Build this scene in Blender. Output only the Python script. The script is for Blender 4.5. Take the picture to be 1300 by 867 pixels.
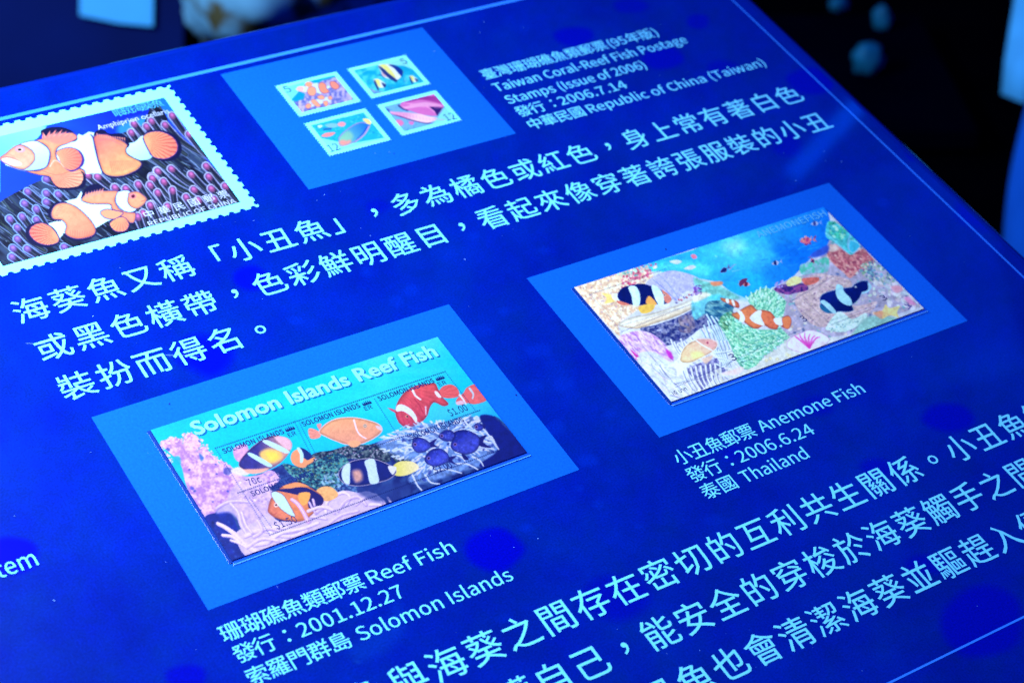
import bpy, math, random, os
import numpy as np
from mathutils import Matrix, Vector
random.seed(7); RNG = np.random.default_rng(7)
S = bpy.context.scene; COL = S.collection
for _o in list(bpy.data.objects): bpy.data.objects.remove(_o)

# ------------------------------------------------------------------ units and the panel plane
U = 0.15                                   # one panel unit = width of a pale blue card = 15 cm
TILT = math.radians(17.4)                  # reading panel leans towards its reader
PANEL = Matrix.Translation((0, 0, 0.86)) @ Matrix.Rotation(TILT, 4, 'X')
HM = np.array([[513.6020235794522, 205.98830500138473, 115.90152878786924],
               [-102.66854461343316, 300.014905892044, 529.8692307586047],
               [0.10500983925676341, -0.11789366026084742, 1.0]])
HI = np.linalg.inv(HM)
def at(x, y):                              # pixel of the photograph -> point on the panel (x right, y down the page)
    q = HI @ np.array([x, y, 1.0]); return float(q[0]/q[2]), float(q[1]/q[2])

# ------------------------------------------------------------------ camera
cam = bpy.data.cameras.new('camera'); camo = bpy.data.objects.new('camera', cam); COL.objects.link(camo); S.camera = camo
cam.sensor_width = 36.0; cam.lens = 2442.5/1300*36; cam.clip_start = 0.01; cam.clip_end = 60
R_ = Vector((.83263, -.52840, .16564)); U_ = Vector((.27706, .65647, .70165)); B_ = R_.cross(U_).normalized()
C_ = Vector((-1.30848, -2.86788, 3.45646))*U
CM = Matrix(((R_.x, U_.x, B_.x, C_.x), (R_.y, U_.y, B_.y, C_.y), (R_.z, U_.z, B_.z, C_.z), (0, 0, 0, 1)))
CAMW = PANEL @ CM
camo.matrix_world = CAMW
cam.dof.use_dof = True; cam.dof.focus_distance = 4.74*U; cam.dof.aperture_fstop = 14.0; cam.dof.aperture_blades = 0
def ray(px, py, d):                        # world point d metres in front of the camera behind a pixel (for the far background)
    v = Vector(((px-650)/2442.5, -(py-433.5)/2442.5, -1.0))
    return (CAMW @ Matrix.Translation(v*d)).translation

# ------------------------------------------------------------------ world, lamps, exposure
W = bpy.data.worlds.new('World'); S.world = W; W.use_nodes = True
W.node_tree.nodes['Background'].inputs[0].default_value = (0.0, 0.025, 0.55, 1)
W.node_tree.nodes['Background'].inputs[1].default_value = 1.0
S.view_settings.view_transform = 'Standard'; S.view_settings.look = 'None'; S.view_settings.exposure = 0; S.view_settings.gamma = 1
def lamp(name, loc, target, power, color, size=0.2, typ='AREA', **k):
    l = bpy.data.lights.new(name, typ); l.energy = power; l.color = color
    if typ == 'AREA': l.shape = 'DISK'; l.size = size
    else: l.shadow_soft_size = size
    for a, b in k.items(): setattr(l, a, b)
    o = bpy.data.objects.new(name, l); COL.objects.link(o); o.location = loc
    o.rotation_euler = (Vector(target)-Vector(loc)).to_track_quat('-Z', 'Y').to_euler(); return o
KEY_POS = PANEL @ Vector((-1.0*U, 1.3*U, 2.4*U)); KEY_AT = PANEL @ Vector((0.32*U, 0.35*U, 0))
lamp('gallery_spot', KEY_POS, KEY_AT, 32, (0.66, 0.78, 1.0), 0.06, 'SPOT', spot_size=math.radians(82), spot_blend=1.0)
_fw = ray(650, 433, 2)-ray(650, 433, 1); _fw.z = 0; _fw.normalize()
BG_POS = CAMW.translation+_fw*1.5-Vector((_fw.y, -_fw.x, 0))*1.9; BG_POS.z = 2.0; BG_AT = CAMW.translation+_fw*3.1; BG_AT.z = .75
lamp('background_fill', BG_POS, BG_AT, 110, (0.45, 0.75, 1.0), 0.35)  # added fill lamp, brightens the things behind the panel
# two blue lamps over the far side of the panel: the photograph shows them mirrored in its glossy cover
def mirrored(px, py, dist):                # the point whose reflection in the panel is seen at that pixel
    x, y = at(px, py); p = PANEL @ Vector((x*U, -y*U, 0)); nrm = (PANEL.to_3x3() @ Vector((0, 0, 1))).normalized()
    v = (p-CAMW.translation).normalized(); return p+(v-2*v.dot(nrm)*nrm)*dist, p
def tube(name, pa, pb, width, dist, radiance, color):
    a, _ = mirrored(*pa, dist); b, _ = mirrored(*pb, dist); m, p = mirrored((pa[0]+pb[0])/2, (pa[1]+pb[1])/2, dist)
    l = bpy.data.lights.new(name, 'AREA'); l.shape = 'RECTANGLE'; l.size = (b-a).length; l.size_y = width; l.energy = radiance*math.pi*l.size*l.size_y; l.color = color
    o = bpy.data.objects.new(name, l); COL.objects.link(o); z = (m-p).normalized(); x = (b-a).normalized(); y = z.cross(x).normalized(); x = y.cross(z)
    o.matrix_world = Matrix(((x.x, y.x, z.x, m.x), (x.y, y.y, z.y, m.y), (x.z, y.z, z.z, m.z), (0, 0, 0, 1)))
tube('blue_tube_light', (1092, 130), (1008, 220), .022, 1.5, 4.2, (0.0, 0.09, 1.0))
tube('blue_panel_light', (1150, 215), (1215, 480), .16, 1.5, 1.1, (0.0, 0.06, 1.0))

# ------------------------------------------------------------------ materials
def lin(c):
    c = np.asarray(c, float)/255.0
    return np.where(c <= .04045, c/12.92, ((c+.055)/1.055)**2.4)
def principled(name, color, rough=.5, spec=.4, metallic=0., coat=0., noise=0., nscale=900., bump=0., emis=None):
    m = bpy.data.materials.new(name); m.use_nodes = True; nt = m.node_tree; b = nt.nodes['Principled BSDF']
    b.inputs['Roughness'].default_value = rough; b.inputs['Specular IOR Level'].default_value = spec
    b.inputs['Metallic'].default_value = metallic; b.inputs['Coat Weight'].default_value = coat
    b.inputs['Base Color'].default_value = (*color, 1)
    if noise or bump:
        tc = nt.nodes.new('ShaderNodeTexCoord'); n = nt.nodes.new('ShaderNodeTexNoise')
        n.inputs['Scale'].default_value = nscale; n.inputs['Detail'].default_value = 4
        nt.links.new(tc.outputs['Object'], n.inputs['Vector'])
    if noise:
        mr = nt.nodes.new('ShaderNodeMapRange'); mr.inputs['To Min'].default_value = 1-noise; mr.inputs['To Max'].default_value = 1+noise
        mr.inputs['From Min'].default_value = .25; mr.inputs['From Max'].default_value = .75
        nt.links.new(n.outputs['Fac'], mr.inputs['Value'])
        mx = nt.nodes.new('ShaderNodeVectorMath'); mx.operation = 'SCALE'; mx.inputs[0].default_value = color
        nt.links.new(mr.outputs[0], mx.inputs['Scale']); nt.links.new(mx.outputs[0], b.inputs['Base Color'])
    if bump:
        bp = nt.nodes.new('ShaderNodeBump'); bp.inputs['Strength'].default_value = bump; bp.inputs['Distance'].default_value = .0002
        nt.links.new(n.outputs['Fac'], bp.inputs['Height']); nt.links.new(bp.outputs[0], b.inputs['Normal'])
    if emis: b.inputs['Emission Color'].default_value = (*emis[0], 1); b.inputs['Emission Strength'].default_value = emis[1]
    return m
def print_material(name, rough=.45, spec=.3, noise=.05, nscale=1500.):
    """ink on paper: the ink colour is stored per point of the sheet; a fine procedural grain lies over it"""
    m = principled(name, (1, 1, 1), rough, spec); nt = m.node_tree; b = nt.nodes['Principled BSDF']
    a = nt.nodes.new('ShaderNodeAttribute'); a.attribute_name = 'ink'
    tc = nt.nodes.new('ShaderNodeTexCoord'); n = nt.nodes.new('ShaderNodeTexNoise'); n.inputs['Scale'].default_value = nscale; n.inputs['Detail'].default_value = 3
    nt.links.new(tc.outputs['Object'], n.inputs['Vector'])
    mr = nt.nodes.new('ShaderNodeMapRange'); mr.inputs['From Min'].default_value = .3; mr.inputs['From Max'].default_value = .7
    mr.inputs['To Min'].default_value = 1-noise; mr.inputs['To Max'].default_value = 1+noise
    mx = nt.nodes.new('ShaderNodeVectorMath'); mx.operation = 'SCALE'
    nt.links.new(n.outputs['Fac'], mr.inputs['Value']); nt.links.new(a.outputs['Color'], mx.inputs[0]); nt.links.new(mr.outputs[0], mx.inputs['Scale'])
    nt.links.new(mx.outputs[0], b.inputs['Base Color']); return m
M = {}
M['board'] = principled('panel_blue', (.0, .013, .24), .55, .08, noise=.06, nscale=700)
M['face'] = print_material('panel_print', .42, .07, .24, 1400)
M['card'] = principled('card_blue', (.004, .108, .52), .5, .12, noise=.15, nscale=1100, bump=.15)
M['line'] = principled('line_blue', (.035, .25, .9), .4, .3)
M['text'] = principled('letter_cyan', (.19, .82, .95), .4, .3)
M['stamp_paper'] = principled('stamp_paper', (.21, .88, .95), .55, .3, noise=.03, nscale=1500)
M['sheet_paper'] = principled('sheet_paper', (.55, .62, .66), .5, .3)
M['print'] = print_material('stamp_ink')
M['ink_dark'] = principled('ink_dark', (.004, .012, .10), .45, .3)
M['ink_grey'] = principled('ink_slate', (.02, .10, .22), .45, .3)
M['ink_white'] = principled('ink_white', (.42, .50, .58), .45, .3)
M['ink_pale'] = principled('ink_pale_blue', (.06, .38, .62), .45, .3)
M['ink_pale2'] = principled('ink_pale_title', (.13, .50, .62), .45, .3)
M['ink_title'] = principled('ink_title', (.19, .72, .72), .45, .3)
M['ink_shadow'] = principled('ink_title_shadow', (.0, .10, .26), .45, .3)
M['mount_edge'] = principled('mount_edge', (.12, .5, .9), .15, .8)
M['shaded_side'] = principled('shaded_side', (.0, .03, .22), .4, .4)  # dark sides of sheet and mount: shade put into the colour
M['dust'] = principled('dust', (.15, .35, .8), .6, .3)
M['column'] = principled('pedestal_dark', (.003, .006, .03), .5, .3, noise=.2, nscale=30)
M['floor'] = principled('floor_dark', (.0003, .0003, .0012), .8, .0, noise=.4, nscale=6)

for _k in ('board', 'face', 'card', 'line', 'text'):
    _b = M[_k].node_tree.nodes['Principled BSDF']; _b.inputs['Coat Weight'].default_value = 1.0; _b.inputs['Coat Roughness'].default_value = .05; _b.inputs['Coat IOR'].default_value = 1.5; _b.inputs['Specular IOR Level'].default_value = .03
# ------------------------------------------------------------------ object helpers
def tag(o, label=None, cat=None, group=None, kind=None):
    for k, v in (('label', label), ('category', cat), ('group', group), ('kind', kind)):
        if v: o[k] = v
    return o
BASE = {}
def thing(name, base, label, cat, group=None):
    o = bpy.data.objects.new(name, None); COL.objects.link(o); o.empty_display_size = .02
    o.matrix_world = PANEL @ Matrix.Translation((base[0]*U, -base[1]*U, 0)); BASE[o.name] = base
    return tag(o, label, cat, group)
def mesh_obj(name, verts, faces, mat, parent, base=None, label=None, kind=None, smooth=False):
    """verts in panel units (x right, y down the page, height); parent is a thing (or a part: pass base)"""
    b = base if base is not None else BASE[parent.name]
    v = np.asarray(verts, float).copy(); v[:, 0] = (v[:, 0]-b[0])*U; v[:, 1] = -(v[:, 1]-b[1])*U; v[:, 2] *= U
    me = bpy.data.meshes.new(name); me.from_pydata(v.tolist(), [], faces); me.materials.append(mat)
    if smooth: me.polygons.foreach_set('use_smooth', [True]*len(me.polygons))
    o = bpy.data.objects.new(name, me); COL.objects.link(o); o.parent = parent
    BASE[o.name] = b; return tag(o, label, kind=kind)
def box_data(x0, y0, x1, y1, z0, z1):
    v = [(x0, y0, z0), (x1, y0, z0), (x1, y1, z0), (x0, y1, z0), (x0, y0, z1), (x1, y0, z1), (x1, y1, z1), (x0, y1, z1)]
    f = [(0, 1, 2, 3), (7, 6, 5, 4), (4, 5, 1, 0), (5, 6, 2, 1), (6, 7, 3, 2), (7, 4, 0, 3)]; return v, f
def quad(x0, y0, x1, y1, z):
    return [(x0, y0, z), (x0, y1, z), (x1, y1, z), (x1, y0, z)], [(0, 1, 2, 3)]

# ------------------------------------------------------------------ a little painter: ink colours on the points of a flat sheet
def catmull(pts, closed=True, n=6):
    p = np.asarray(pts, float); m = len(p); out = []
    rng = range(m) if closed else range(m-1)
    for i in rng:
        if closed: a, b, c, d = p[(i-1) % m], p[i], p[(i+1) % m], p[(i+2) % m]
        else: a, b, c, d = p[max(i-1, 0)], p[i], p[i+1], p[min(i+2, m-1)]
        for k in range(n):
            t = k/n; out.append(.5*((2*b)+(c-a)*t+(2*a-5*b+4*c-d)*t*t+(3*b-a-3*c+d)*t**3))
    if not closed: out.append(p[-1])
    return np.array(out)
def seg_dist(px, py, a, b):
    d = b-a; L = (d@d)+1e-9; t = np.clip(((px-a[0])*d[0]+(py-a[1])*d[1])/L, 0, 1)
    return (px-a[0]-t*d[0])**2+(py-a[1]-t*d[1])**2, t
_lat = RNG.random((512, 512))
def vnoise(x, y, s, ox=0.):
    x = x/s+ox; y = y/s+ox*1.7; xi = np.floor(x).astype(int); yi = np.floor(y).astype(int); fx = x-xi; fy = y-yi
    fx = fx*fx*(3-2*fx); fy = fy*fy*(3-2*fy)
    g = lambda i, j: _lat[(xi+i) % 512, (yi+j) % 512]
    return (g(0, 0)*(1-fx)+g(1, 0)*fx)*(1-fy)+(g(0, 1)*(1-fx)+g(1, 1)*fx)*fy
def fbm(x, y, s, ox=0.): return (vnoise(x, y, s, ox)+.5*vnoise(x, y, s/2, ox+11)+.25*vnoise(x, y, s/4, ox+23))/1.75
class Zoom:
    def __init__(s, ox, oy, k): s.o = np.array([ox, oy], float); s.k = k
    def __call__(s, *pts): return np.array(pts, float)/s.k+s.o
class Canvas:
    def __init__(s, x0, y0, x1, y1, res):
        s.nx = int((x1-x0)*res)+1; s.ny = int((y1-y0)*res)+1
        s.X, s.Y = np.meshgrid(np.linspace(x0, x1, s.nx), np.linspace(y0, y1, s.ny))
        w = HM[2, 0]*s.X+HM[2, 1]*s.Y+1
        s.x = (HM[0, 0]*s.X+HM[0, 1]*s.Y+HM[0, 2])/w; s.y = (HM[1, 0]*s.X+HM[1, 1]*s.Y+HM[1, 2])/w
        s.C = np.zeros((s.ny, s.nx, 3)); s.soft = max(.8, 300/res); s.x0, s.y0, s.x1, s.y1 = x0, y0, x1, y1
    def crop(s, pts, m):
        lo = pts.min(0)-m; hi = pts.max(0)+m
        k = (s.x >= lo[0]) & (s.x <= hi[0]) & (s.y >= lo[1]) & (s.y <= hi[1])
        r = np.where(k.any(1))[0]; c = np.where(k.any(0))[0]
        if len(r) == 0 or len(c) == 0: return None
        return slice(r[0], r[-1]+1), slice(c[0], c[-1]+1)
    def area(s, pts, smooth=True, soft=None, grow=0.):
        p = catmull(pts) if smooth else np.asarray(pts, float); soft = soft or s.soft
        sl = s.crop(p, soft+grow+1)
        if sl is None: return None
        x, y = s.x[sl], s.y[sl]; d2 = np.full(x.shape, 1e9); ins = np.zeros(x.shape, bool); m = len(p)
        for i in range(m):
            a, b = p[i], p[(i+1) % m]; dd, _ = seg_dist(x, y, a, b); d2 = np.minimum(d2, dd)
            if a[1] != b[1]:
                c = ((a[1] > y) != (b[1] > y)) & (x < (b[0]-a[0])*(y-a[1])/(b[1]-a[1])+a[0]); ins ^= c
        sd = np.sqrt(d2)*np.where(ins, -1, 1)-grow
        return sl, np.clip(.5-sd/soft, 0, 1), sd
    def put(s, sl, al, col):
        s.C[sl] = s.C[sl]*(1-al[..., None])+np.asarray(col)*al[..., None]
    def fill(s, col): s.C[:] = col
    def poly(s, pts, col, col2=None, g=None, alpha=1., smooth=True, soft=None, edge=None, rays=None, tex=None, shade=0., grow=0., clip=None):
        r = s.area(pts, smooth, soft, grow)
        if r is None: return None
        sl, al, sd = r; x, y = s.x[sl], s.y[sl]; c = np.zeros(x.shape+(3,))+np.asarray(col, float)
        if tex and edge and not shade: shade = .26
        if clip is not None: al = al*clip[sl]
        if col2 is not None:
            a, b = np.array(g[0], float), np.array(g[1], float); d = b-a
            t = np.clip(((x-a[0])*d[0]+(y-a[1])*d[1])/(d@d), 0, 1)[..., None]; c = c*(1-t)+np.asarray(col2, float)*t
        if tex:                                # (amount, scale[, offset])
            c = c*(1+tex[0]*(fbm(x, y, tex[1], tex[2] if len(tex) > 2 else 3.)-.5)[..., None]*2)
        if rays:                               # cx, cy, count, amount, r0
            cx, cy, n, am, r0 = rays; an = np.arctan2(y-cy, x-cx); rr = np.hypot(x-cx, y-cy)
            k = (np.sin(an*n+1.5*vnoise(x, y, 4., 9.)) > .35)*np.clip((rr-r0)/5, 0, 1)*am
            c = c*(1-k[..., None]*np.array([.55, 1., .9]))
        if shade: c = c*(1-shade*np.clip(1+sd/3.5, 0, 1)[..., None])
        s.put(sl, al*alpha, c)
        if edge:                               # width, colour
            e = np.clip((edge[0]/2+s.soft/2-np.abs(sd))/s.soft, 0, 1)*alpha
            if clip is not None: e = e*clip[sl]
            s.put(sl, e, edge[1])
        return r
    def mask(s, pts, smooth=True):
        m = np.zeros((s.ny, s.nx)); r = s.area(pts, smooth)
        if r: m[r[0]] = r[1]
        return m
    def stroke(s, pts, w, col, w2=None, alpha=1., col2=None, smooth=True, clip=None, soft=None):
        p = catmull(pts, False, 5) if smooth and len(pts) > 2 else np.asarray(pts, float); w2 = w if w2 is None else w2; soft = soft or s.soft
        sl = s.crop(p, max(w, w2)+soft+1)
        if sl is None: return
        x, y = s.x[sl], s.y[sl]; best = np.full(x.shape, 1e9); tt = np.zeros(x.shape); n = len(p)-1
        for i in range(n):
            dd, t = seg_dist(x, y, p[i], p[i+1]); T = (i+t)/n; dv = np.sqrt(dd)-(w*(1-T)+w2*T)/2
            k = dv < best; best = np.where(k, dv, best); tt = np.where(k, T, tt)
        al = np.clip(.5-best/soft, 0, 1)*alpha
        if clip is not None: al = al*clip[sl]
        c = np.zeros(x.shape+(3,))+np.asarray(col, float)
        if col2 is not None: c = c*(1-tt[..., None])+np.asarray(col2, float)*tt[..., None]
        s.put(sl, al, c)
    def dot(s, c, r, col, alpha=1., ry=None, soft=None, ang=0., clip=None):
        ry = ry or r; soft = soft or s.soft; sl = s.crop(np.array([c]), max(r, ry)+soft+1)
        if sl is None: return
        x, y = s.x[sl]-c[0], s.y[sl]-c[1]; ca, sa = math.cos(ang), math.sin(ang); u, v = x*ca+y*sa, -x*sa+y*ca
        q = np.sqrt((u/r)**2+(v/ry)**2); al = np.clip(.5-(q-1)*min(r, ry)/soft, 0, 1)*alpha
        if clip is not None: al = al*clip[sl]
        s.put(sl, al, col)
    def blobs(s, pts, cols, n, r, alpha=.8, el=1., ang=0., jit=.5, smooth=True, soft=None, seed=1, vary=.15):
        rg = random.Random(seed); m = s.mask(pts, smooth); p = np.asarray(pts, float); lo, hi = p.min(0), p.max(0)
        for _ in range(n):
            c = (rg.uniform(lo[0], hi[0]), rg.uniform(lo[1], hi[1])); q = rg.uniform(*r); k = 1+rg.uniform(-vary, vary)
            s.dot(c, q*el, np.clip(np.array(rg.choice(cols), float)*k, 0, 255), alpha, q, soft, ang+rg.uniform(-jit, jit), clip=m)
    def hatch(s, pts, cols, n, length, w, ang, jit=.3, alpha=.8, bend=.2, seed=1, smooth=True, w2=None):
        rg = random.Random(seed); m = s.mask(pts, smooth); p = np.asarray(pts, float); lo, hi = p.min(0), p.max(0)
        for _ in range(n):
            c = np.array((rg.uniform(lo[0], hi[0]), rg.uniform(lo[1], hi[1]))); a = ang+rg.uniform(-jit, jit); L = rg.uniform(*length)
            d = np.array((math.cos(a), math.sin(a))); nn = np.array((-d[1], d[0]))*rg.uniform(-bend, bend)*L
            s.stroke([c-d*L/2, c+nn, c+d*L/2], rg.uniform(*w), rg.choice(cols), w2, alpha, clip=m)
    def dots(s, a, b, pitch=2.6, r=.62, col=(10, 30, 90), alpha=.95):
        a, b = np.array(a, float), np.array(b, float); n = int(np.hypot(*(b-a))/pitch)
        for i in range(n+1): s.dot(a+(b-a)*i/max(n, 1), r, col, alpha)
    def cells(s, pts, c0, c1, size, seed=3., amt=1., stretch=(1, 1), ang=0.):
        """lumpy two-tone texture inside an outline"""
        r = s.area(pts)
        if r is None: return
        sl, al, sd = r; x, y = s.x[sl], s.y[sl]; ca, sa = math.cos(ang), math.sin(ang); u, v = (x*ca+y*sa)/stretch[0], (-x*sa+y*ca)/stretch[1]
        t = np.clip((fbm(u, v, size, seed)-.35)/.3, 0, 1)[..., None]; s.put(sl, al*amt, np.asarray(c0, float)*(1-t)+np.asarray(c1, float)*t)
    def build(s, name, level, parent, z, mat=None, label=None, gain=(1, 1, 1)):
        """the sheet as a mesh; display colours are divided by the light that falls on it"""
        n = s.nx*s.ny; b = BASE[parent.name]; v = np.empty((n, 3)); v[:, 0] = (s.X.ravel()-b[0])*U; v[:, 1] = -(s.Y.ravel()-b[1])*U; v[:, 2] = z*U
        i = np.arange(s.ny-1)[:, None]*s.nx+np.arange(s.nx-1)[None]; f = np.stack([i, i+s.nx, i+s.nx+1, i+1], -1).reshape(-1, 4)
        me = bpy.data.meshes.new(name); me.vertices.add(n); me.vertices.foreach_set('co', v.ravel())
        me.loops.add(f.size); me.loops.foreach_set('vertex_index', f.ravel().astype(np.int32)); me.polygons.add(len(f))
        me.polygons.foreach_set('loop_start', np.arange(0, f.size, 4, dtype=np.int32)); me.update(calc_edges=True)
        c = np.clip(lin(np.clip(s.C, 0, 255))/np.asarray(level)*np.asarray(gain), 0, .92).reshape(-1, 3)
        at_ = me.color_attributes.new('ink', 'FLOAT_COLOR', 'POINT'); rgba = np.ones((n, 4), np.float32); rgba[:, :3] = c; at_.data.foreach_set('color', rgba.ravel())
        me.materials.append(mat or M['print']); o = bpy.data.objects.new(name, me); COL.objects.link(o); o.parent = parent; BASE[o.name] = b
        return tag(o, label)

# ------------------------------------------------------------------ lettering (text curves turned into meshes)
FONT_CJK = None
try:
    _p = os.path.join(bpy.utils.resource_path('LOCAL'), 'datafiles', 'fonts', 'Noto Sans CJK Regular.woff2')   # ships inside Blender
    FONT_CJK = bpy.data.fonts.load(_p)
except Exception: FONT_CJK = None
_g = {}
def _fetch(lines, font):
    """all wanted letters or words as one text block, one per line, cut apart again by height"""
    cu = bpy.data.curves.new('glyph', 'FONT'); cu.body = '\n'.join(['國']+lines+['國']); cu.size = 1.0; cu.resolution_u = 3; cu.space_line = 2.0; cu.offset = .010 if font == 'b' and lines and 'Reef' in ''.join(lines) else 0
    if font == 'cjk' and FONT_CJK: cu.font = FONT_CJK
    o = bpy.data.objects.new('glyph', cu); me = bpy.data.meshes.new_from_object(o)
    v = np.zeros(len(me.vertices)*3); me.vertices.foreach_get('co', v); v = v.reshape(-1, 3)[:, :2]
    nf = len(me.polygons); ls = np.zeros(nf, int); lt = np.zeros(nf, int); me.polygons.foreach_get('loop_start', ls); me.polygons.foreach_get('loop_total', lt)
    lv = np.zeros(len(me.loops), int); me.loops.foreach_get('vertex_index', lv)
    bpy.data.objects.remove(o); bpy.data.curves.remove(cu); bpy.data.meshes.remove(me)
    m = len(lines)+1; h0 = _g.get(('h', font))
    if h0 is None:
        cu = bpy.data.curves.new('glyph', 'FONT'); cu.body = '國'; cu.size = 1.0
        if font == 'cjk' and FONT_CJK: cu.font = FONT_CJK
        o = bpy.data.objects.new('glyph', cu); me = bpy.data.meshes.new_from_object(o); q = np.array([p.co[:2] for p in me.vertices]); h0 = (q[:, 1].min(), q[:, 1].max()); _g[('h', font)] = h0
        bpy.data.objects.remove(o); bpy.data.curves.remove(cu); bpy.data.meshes.remove(me)
    H0 = h0[1]-h0[0]; step = (v[:, 1].max()-v[:, 1].min()-H0)/m; mid = (h0[0]+h0[1])/2; top = v[:, 1].max()-H0/2
    idx = np.clip(np.round((top-v[:, 1])/step).astype(int), 0, m)
    fv = lv[ls]; fl = idx[fv]; order = np.argsort(idx, kind='stable'); new = np.empty(len(v), int); start = np.searchsorted(idx[order], np.arange(m+2)); new[order] = np.arange(len(v))
    for i, t in enumerate(lines):
        k = i+1; sel = order[start[k]:start[k+1]]; vv = v[sel].copy(); vv[:, 1] += k*step-(top-mid)
        ff = [tuple(int(new[w]-start[k]) for w in lv[ls[j]:ls[j]+lt[j]]) for j in np.where(fl == k)[0]]
        _g[(t, font)] = (vv, ff)
def prefetch(text, font='cjk'): _fetch([t for t in dict.fromkeys(text) if (t, font) not in _g], font)
def glyphs(text, off=0., font='cjk'):
    if (text, font) not in _g: _fetch([text], font)
    return _g[(text, font)]
_src = '海葵魚又稱「小丑」，多為橘色或紅身上常有著白黑橫帶彩鮮明醒目看起來像穿誇張服裝的扮而得名。與之間存在密切互利共生關係能護自己安全梭於觸手也會清潔並驅趕入侵臺灣珊瑚礁類郵票年版發行：中華民國索羅門群島泰眼斑國'
prefetch(list(_src)+['H', '(95', ')', 'Taiwan Coral-Reef Fish Postage', 'Stamps (Issue of 2006)', '2006.7.14', 'Republic of China (Taiwan)', 'Reef Fish', '2001.12.27', 'Solomon Islands', 'Anemone Fish', '2006.6.24', 'Thailand', 'system', 'REPUBLIC OF CHINA', '5', '12', 'SOLOMON ISLANDS', '70c', '$1.50', '$1.00', '$2.00', 'ER', 'ANEMONEFISH', '3'])
prefetch(['H', 'Amphiprion ocellaris', '10 บาท'], 'b'); prefetch(['Solomon Islands Reef Fish'], 'b')
def is_cjk(ch): return ord(ch) > 0x2000
def em_box():
    v, _ = glyphs('國'); return v[:, 1].min(), v[:, 1].max(), (v[:, 0].min()+v[:, 0].max())/2
EB = em_box(); EMX = EB[2]
print('EM', EB); CJK_MID = (EB[0]+EB[1])/2; CJK_H = EB[1]-EB[0]
def cap_h(font='cjk'):
    v, _ = glyphs('H', 0., font); return v[:, 1].max()-v[:, 1].min()
class Lettering:
    def __init__(s): s.v = []; s.f = []; s.n = 0
    bold = 0.
    def add(s, v, f, z):
        if s.bold:                             # rounded, slightly heavier strokes: the letter laid down again a hair aside
            for k, (dx, dy) in enumerate(((s.bold, 0), (-s.bold, 0), (0, s.bold), (0, -s.bold))): s._add(v+np.array((dx, dy)), f, z-.00005*(k+1))
        s._add(v, f, z)
    def _add(s, v, f, z):
        s.v.append(np.column_stack([v, np.full(len(v), z)])); s.f += [tuple(i+s.n for i in q) for q in f]; s.n += len(v)
    def cjk(s, text, xa, xb, y, h, z, off=0, ya=None):
        """centres of first and last glyph at xa, xb; h = height of a full glyph"""
        n = len(text); k = h/CJK_H
        for i, ch in enumerate(text):
            if ch == ' ': continue
            v, f = glyphs(ch, off); w0 = EMX; dy = CJK_MID
            if ch in '，。：': w0 = (v[:, 0].min()+v[:, 0].max())/2; dy = (v[:, 1].min()+v[:, 1].max())/2
            x = xa+(xb-xa)*i/max(n-1, 1); yy = y
            s.add(np.column_stack([x+(v[:, 0]-w0)*k, yy-(v[:, 1]-dy)*k]), f, z)
    def latin(s, text, xa, xb, y, h, z, off=0, font='cjk', italic=0., base=False):
        """left and right ends at xa, xb; y = middle of the capitals"""
        v, f = glyphs(text, off, font)
        if len(v) == 0: return
        v = v.copy(); H = cap_h(font); v[:, 1] -= 0 if base else H/2; a, b = v[:, 0].min(), v[:, 0].max()
        vy = v[:, 1]/H*h; vx = (v[:, 0]-a)/(b-a)*(xb-xa)+xa+italic*vy
        s.add(np.column_stack([vx, y-vy]), f, z)
    def curved(s, text, fn, h, z, off=.0, font='cjk'): pass
    def obj(s, name, mat, parent, label=None):
        return mesh_obj(name, np.vstack(s.v), s.f, mat, parent, label=label)
def run(L, text, a, b, h, z, y=None, **k):
    """a run of letters between two pixels of the photograph, laid on the panel"""
    pa, pb = at(*a), at(*b); y = (pa[1]+pb[1])/2 if y is None else y
    if is_cjk(text[0]):
        g = h*.5
        L.cjk(text, pa[0]+g, pb[0]-g, y, h, z, **k)
    else: L.latin(text, pa[0], pb[0], y, h, z, **k)
    return y

# ================================================================== THE SETTING
def world_obj(name, verts, faces, mat, loc=(0, 0, 0), parent=None, smooth=False):
    me = bpy.data.meshes.new(name); me.from_pydata([tuple(v) for v in verts], [], faces); me.materials.append(mat)
    if smooth: me.polygons.foreach_set('use_smooth', [True]*len(me.polygons))
    o = bpy.data.objects.new(name, me); COL.objects.link(o); o.location = loc
    if parent: o.parent = parent
    return o
tag(world_obj('floor', [(-12, -8, 0), (12, -8, 0), (12, 16, 0), (-12, 16, 0)], [(0, 1, 2, 3)], M['floor']), kind='structure')

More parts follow.
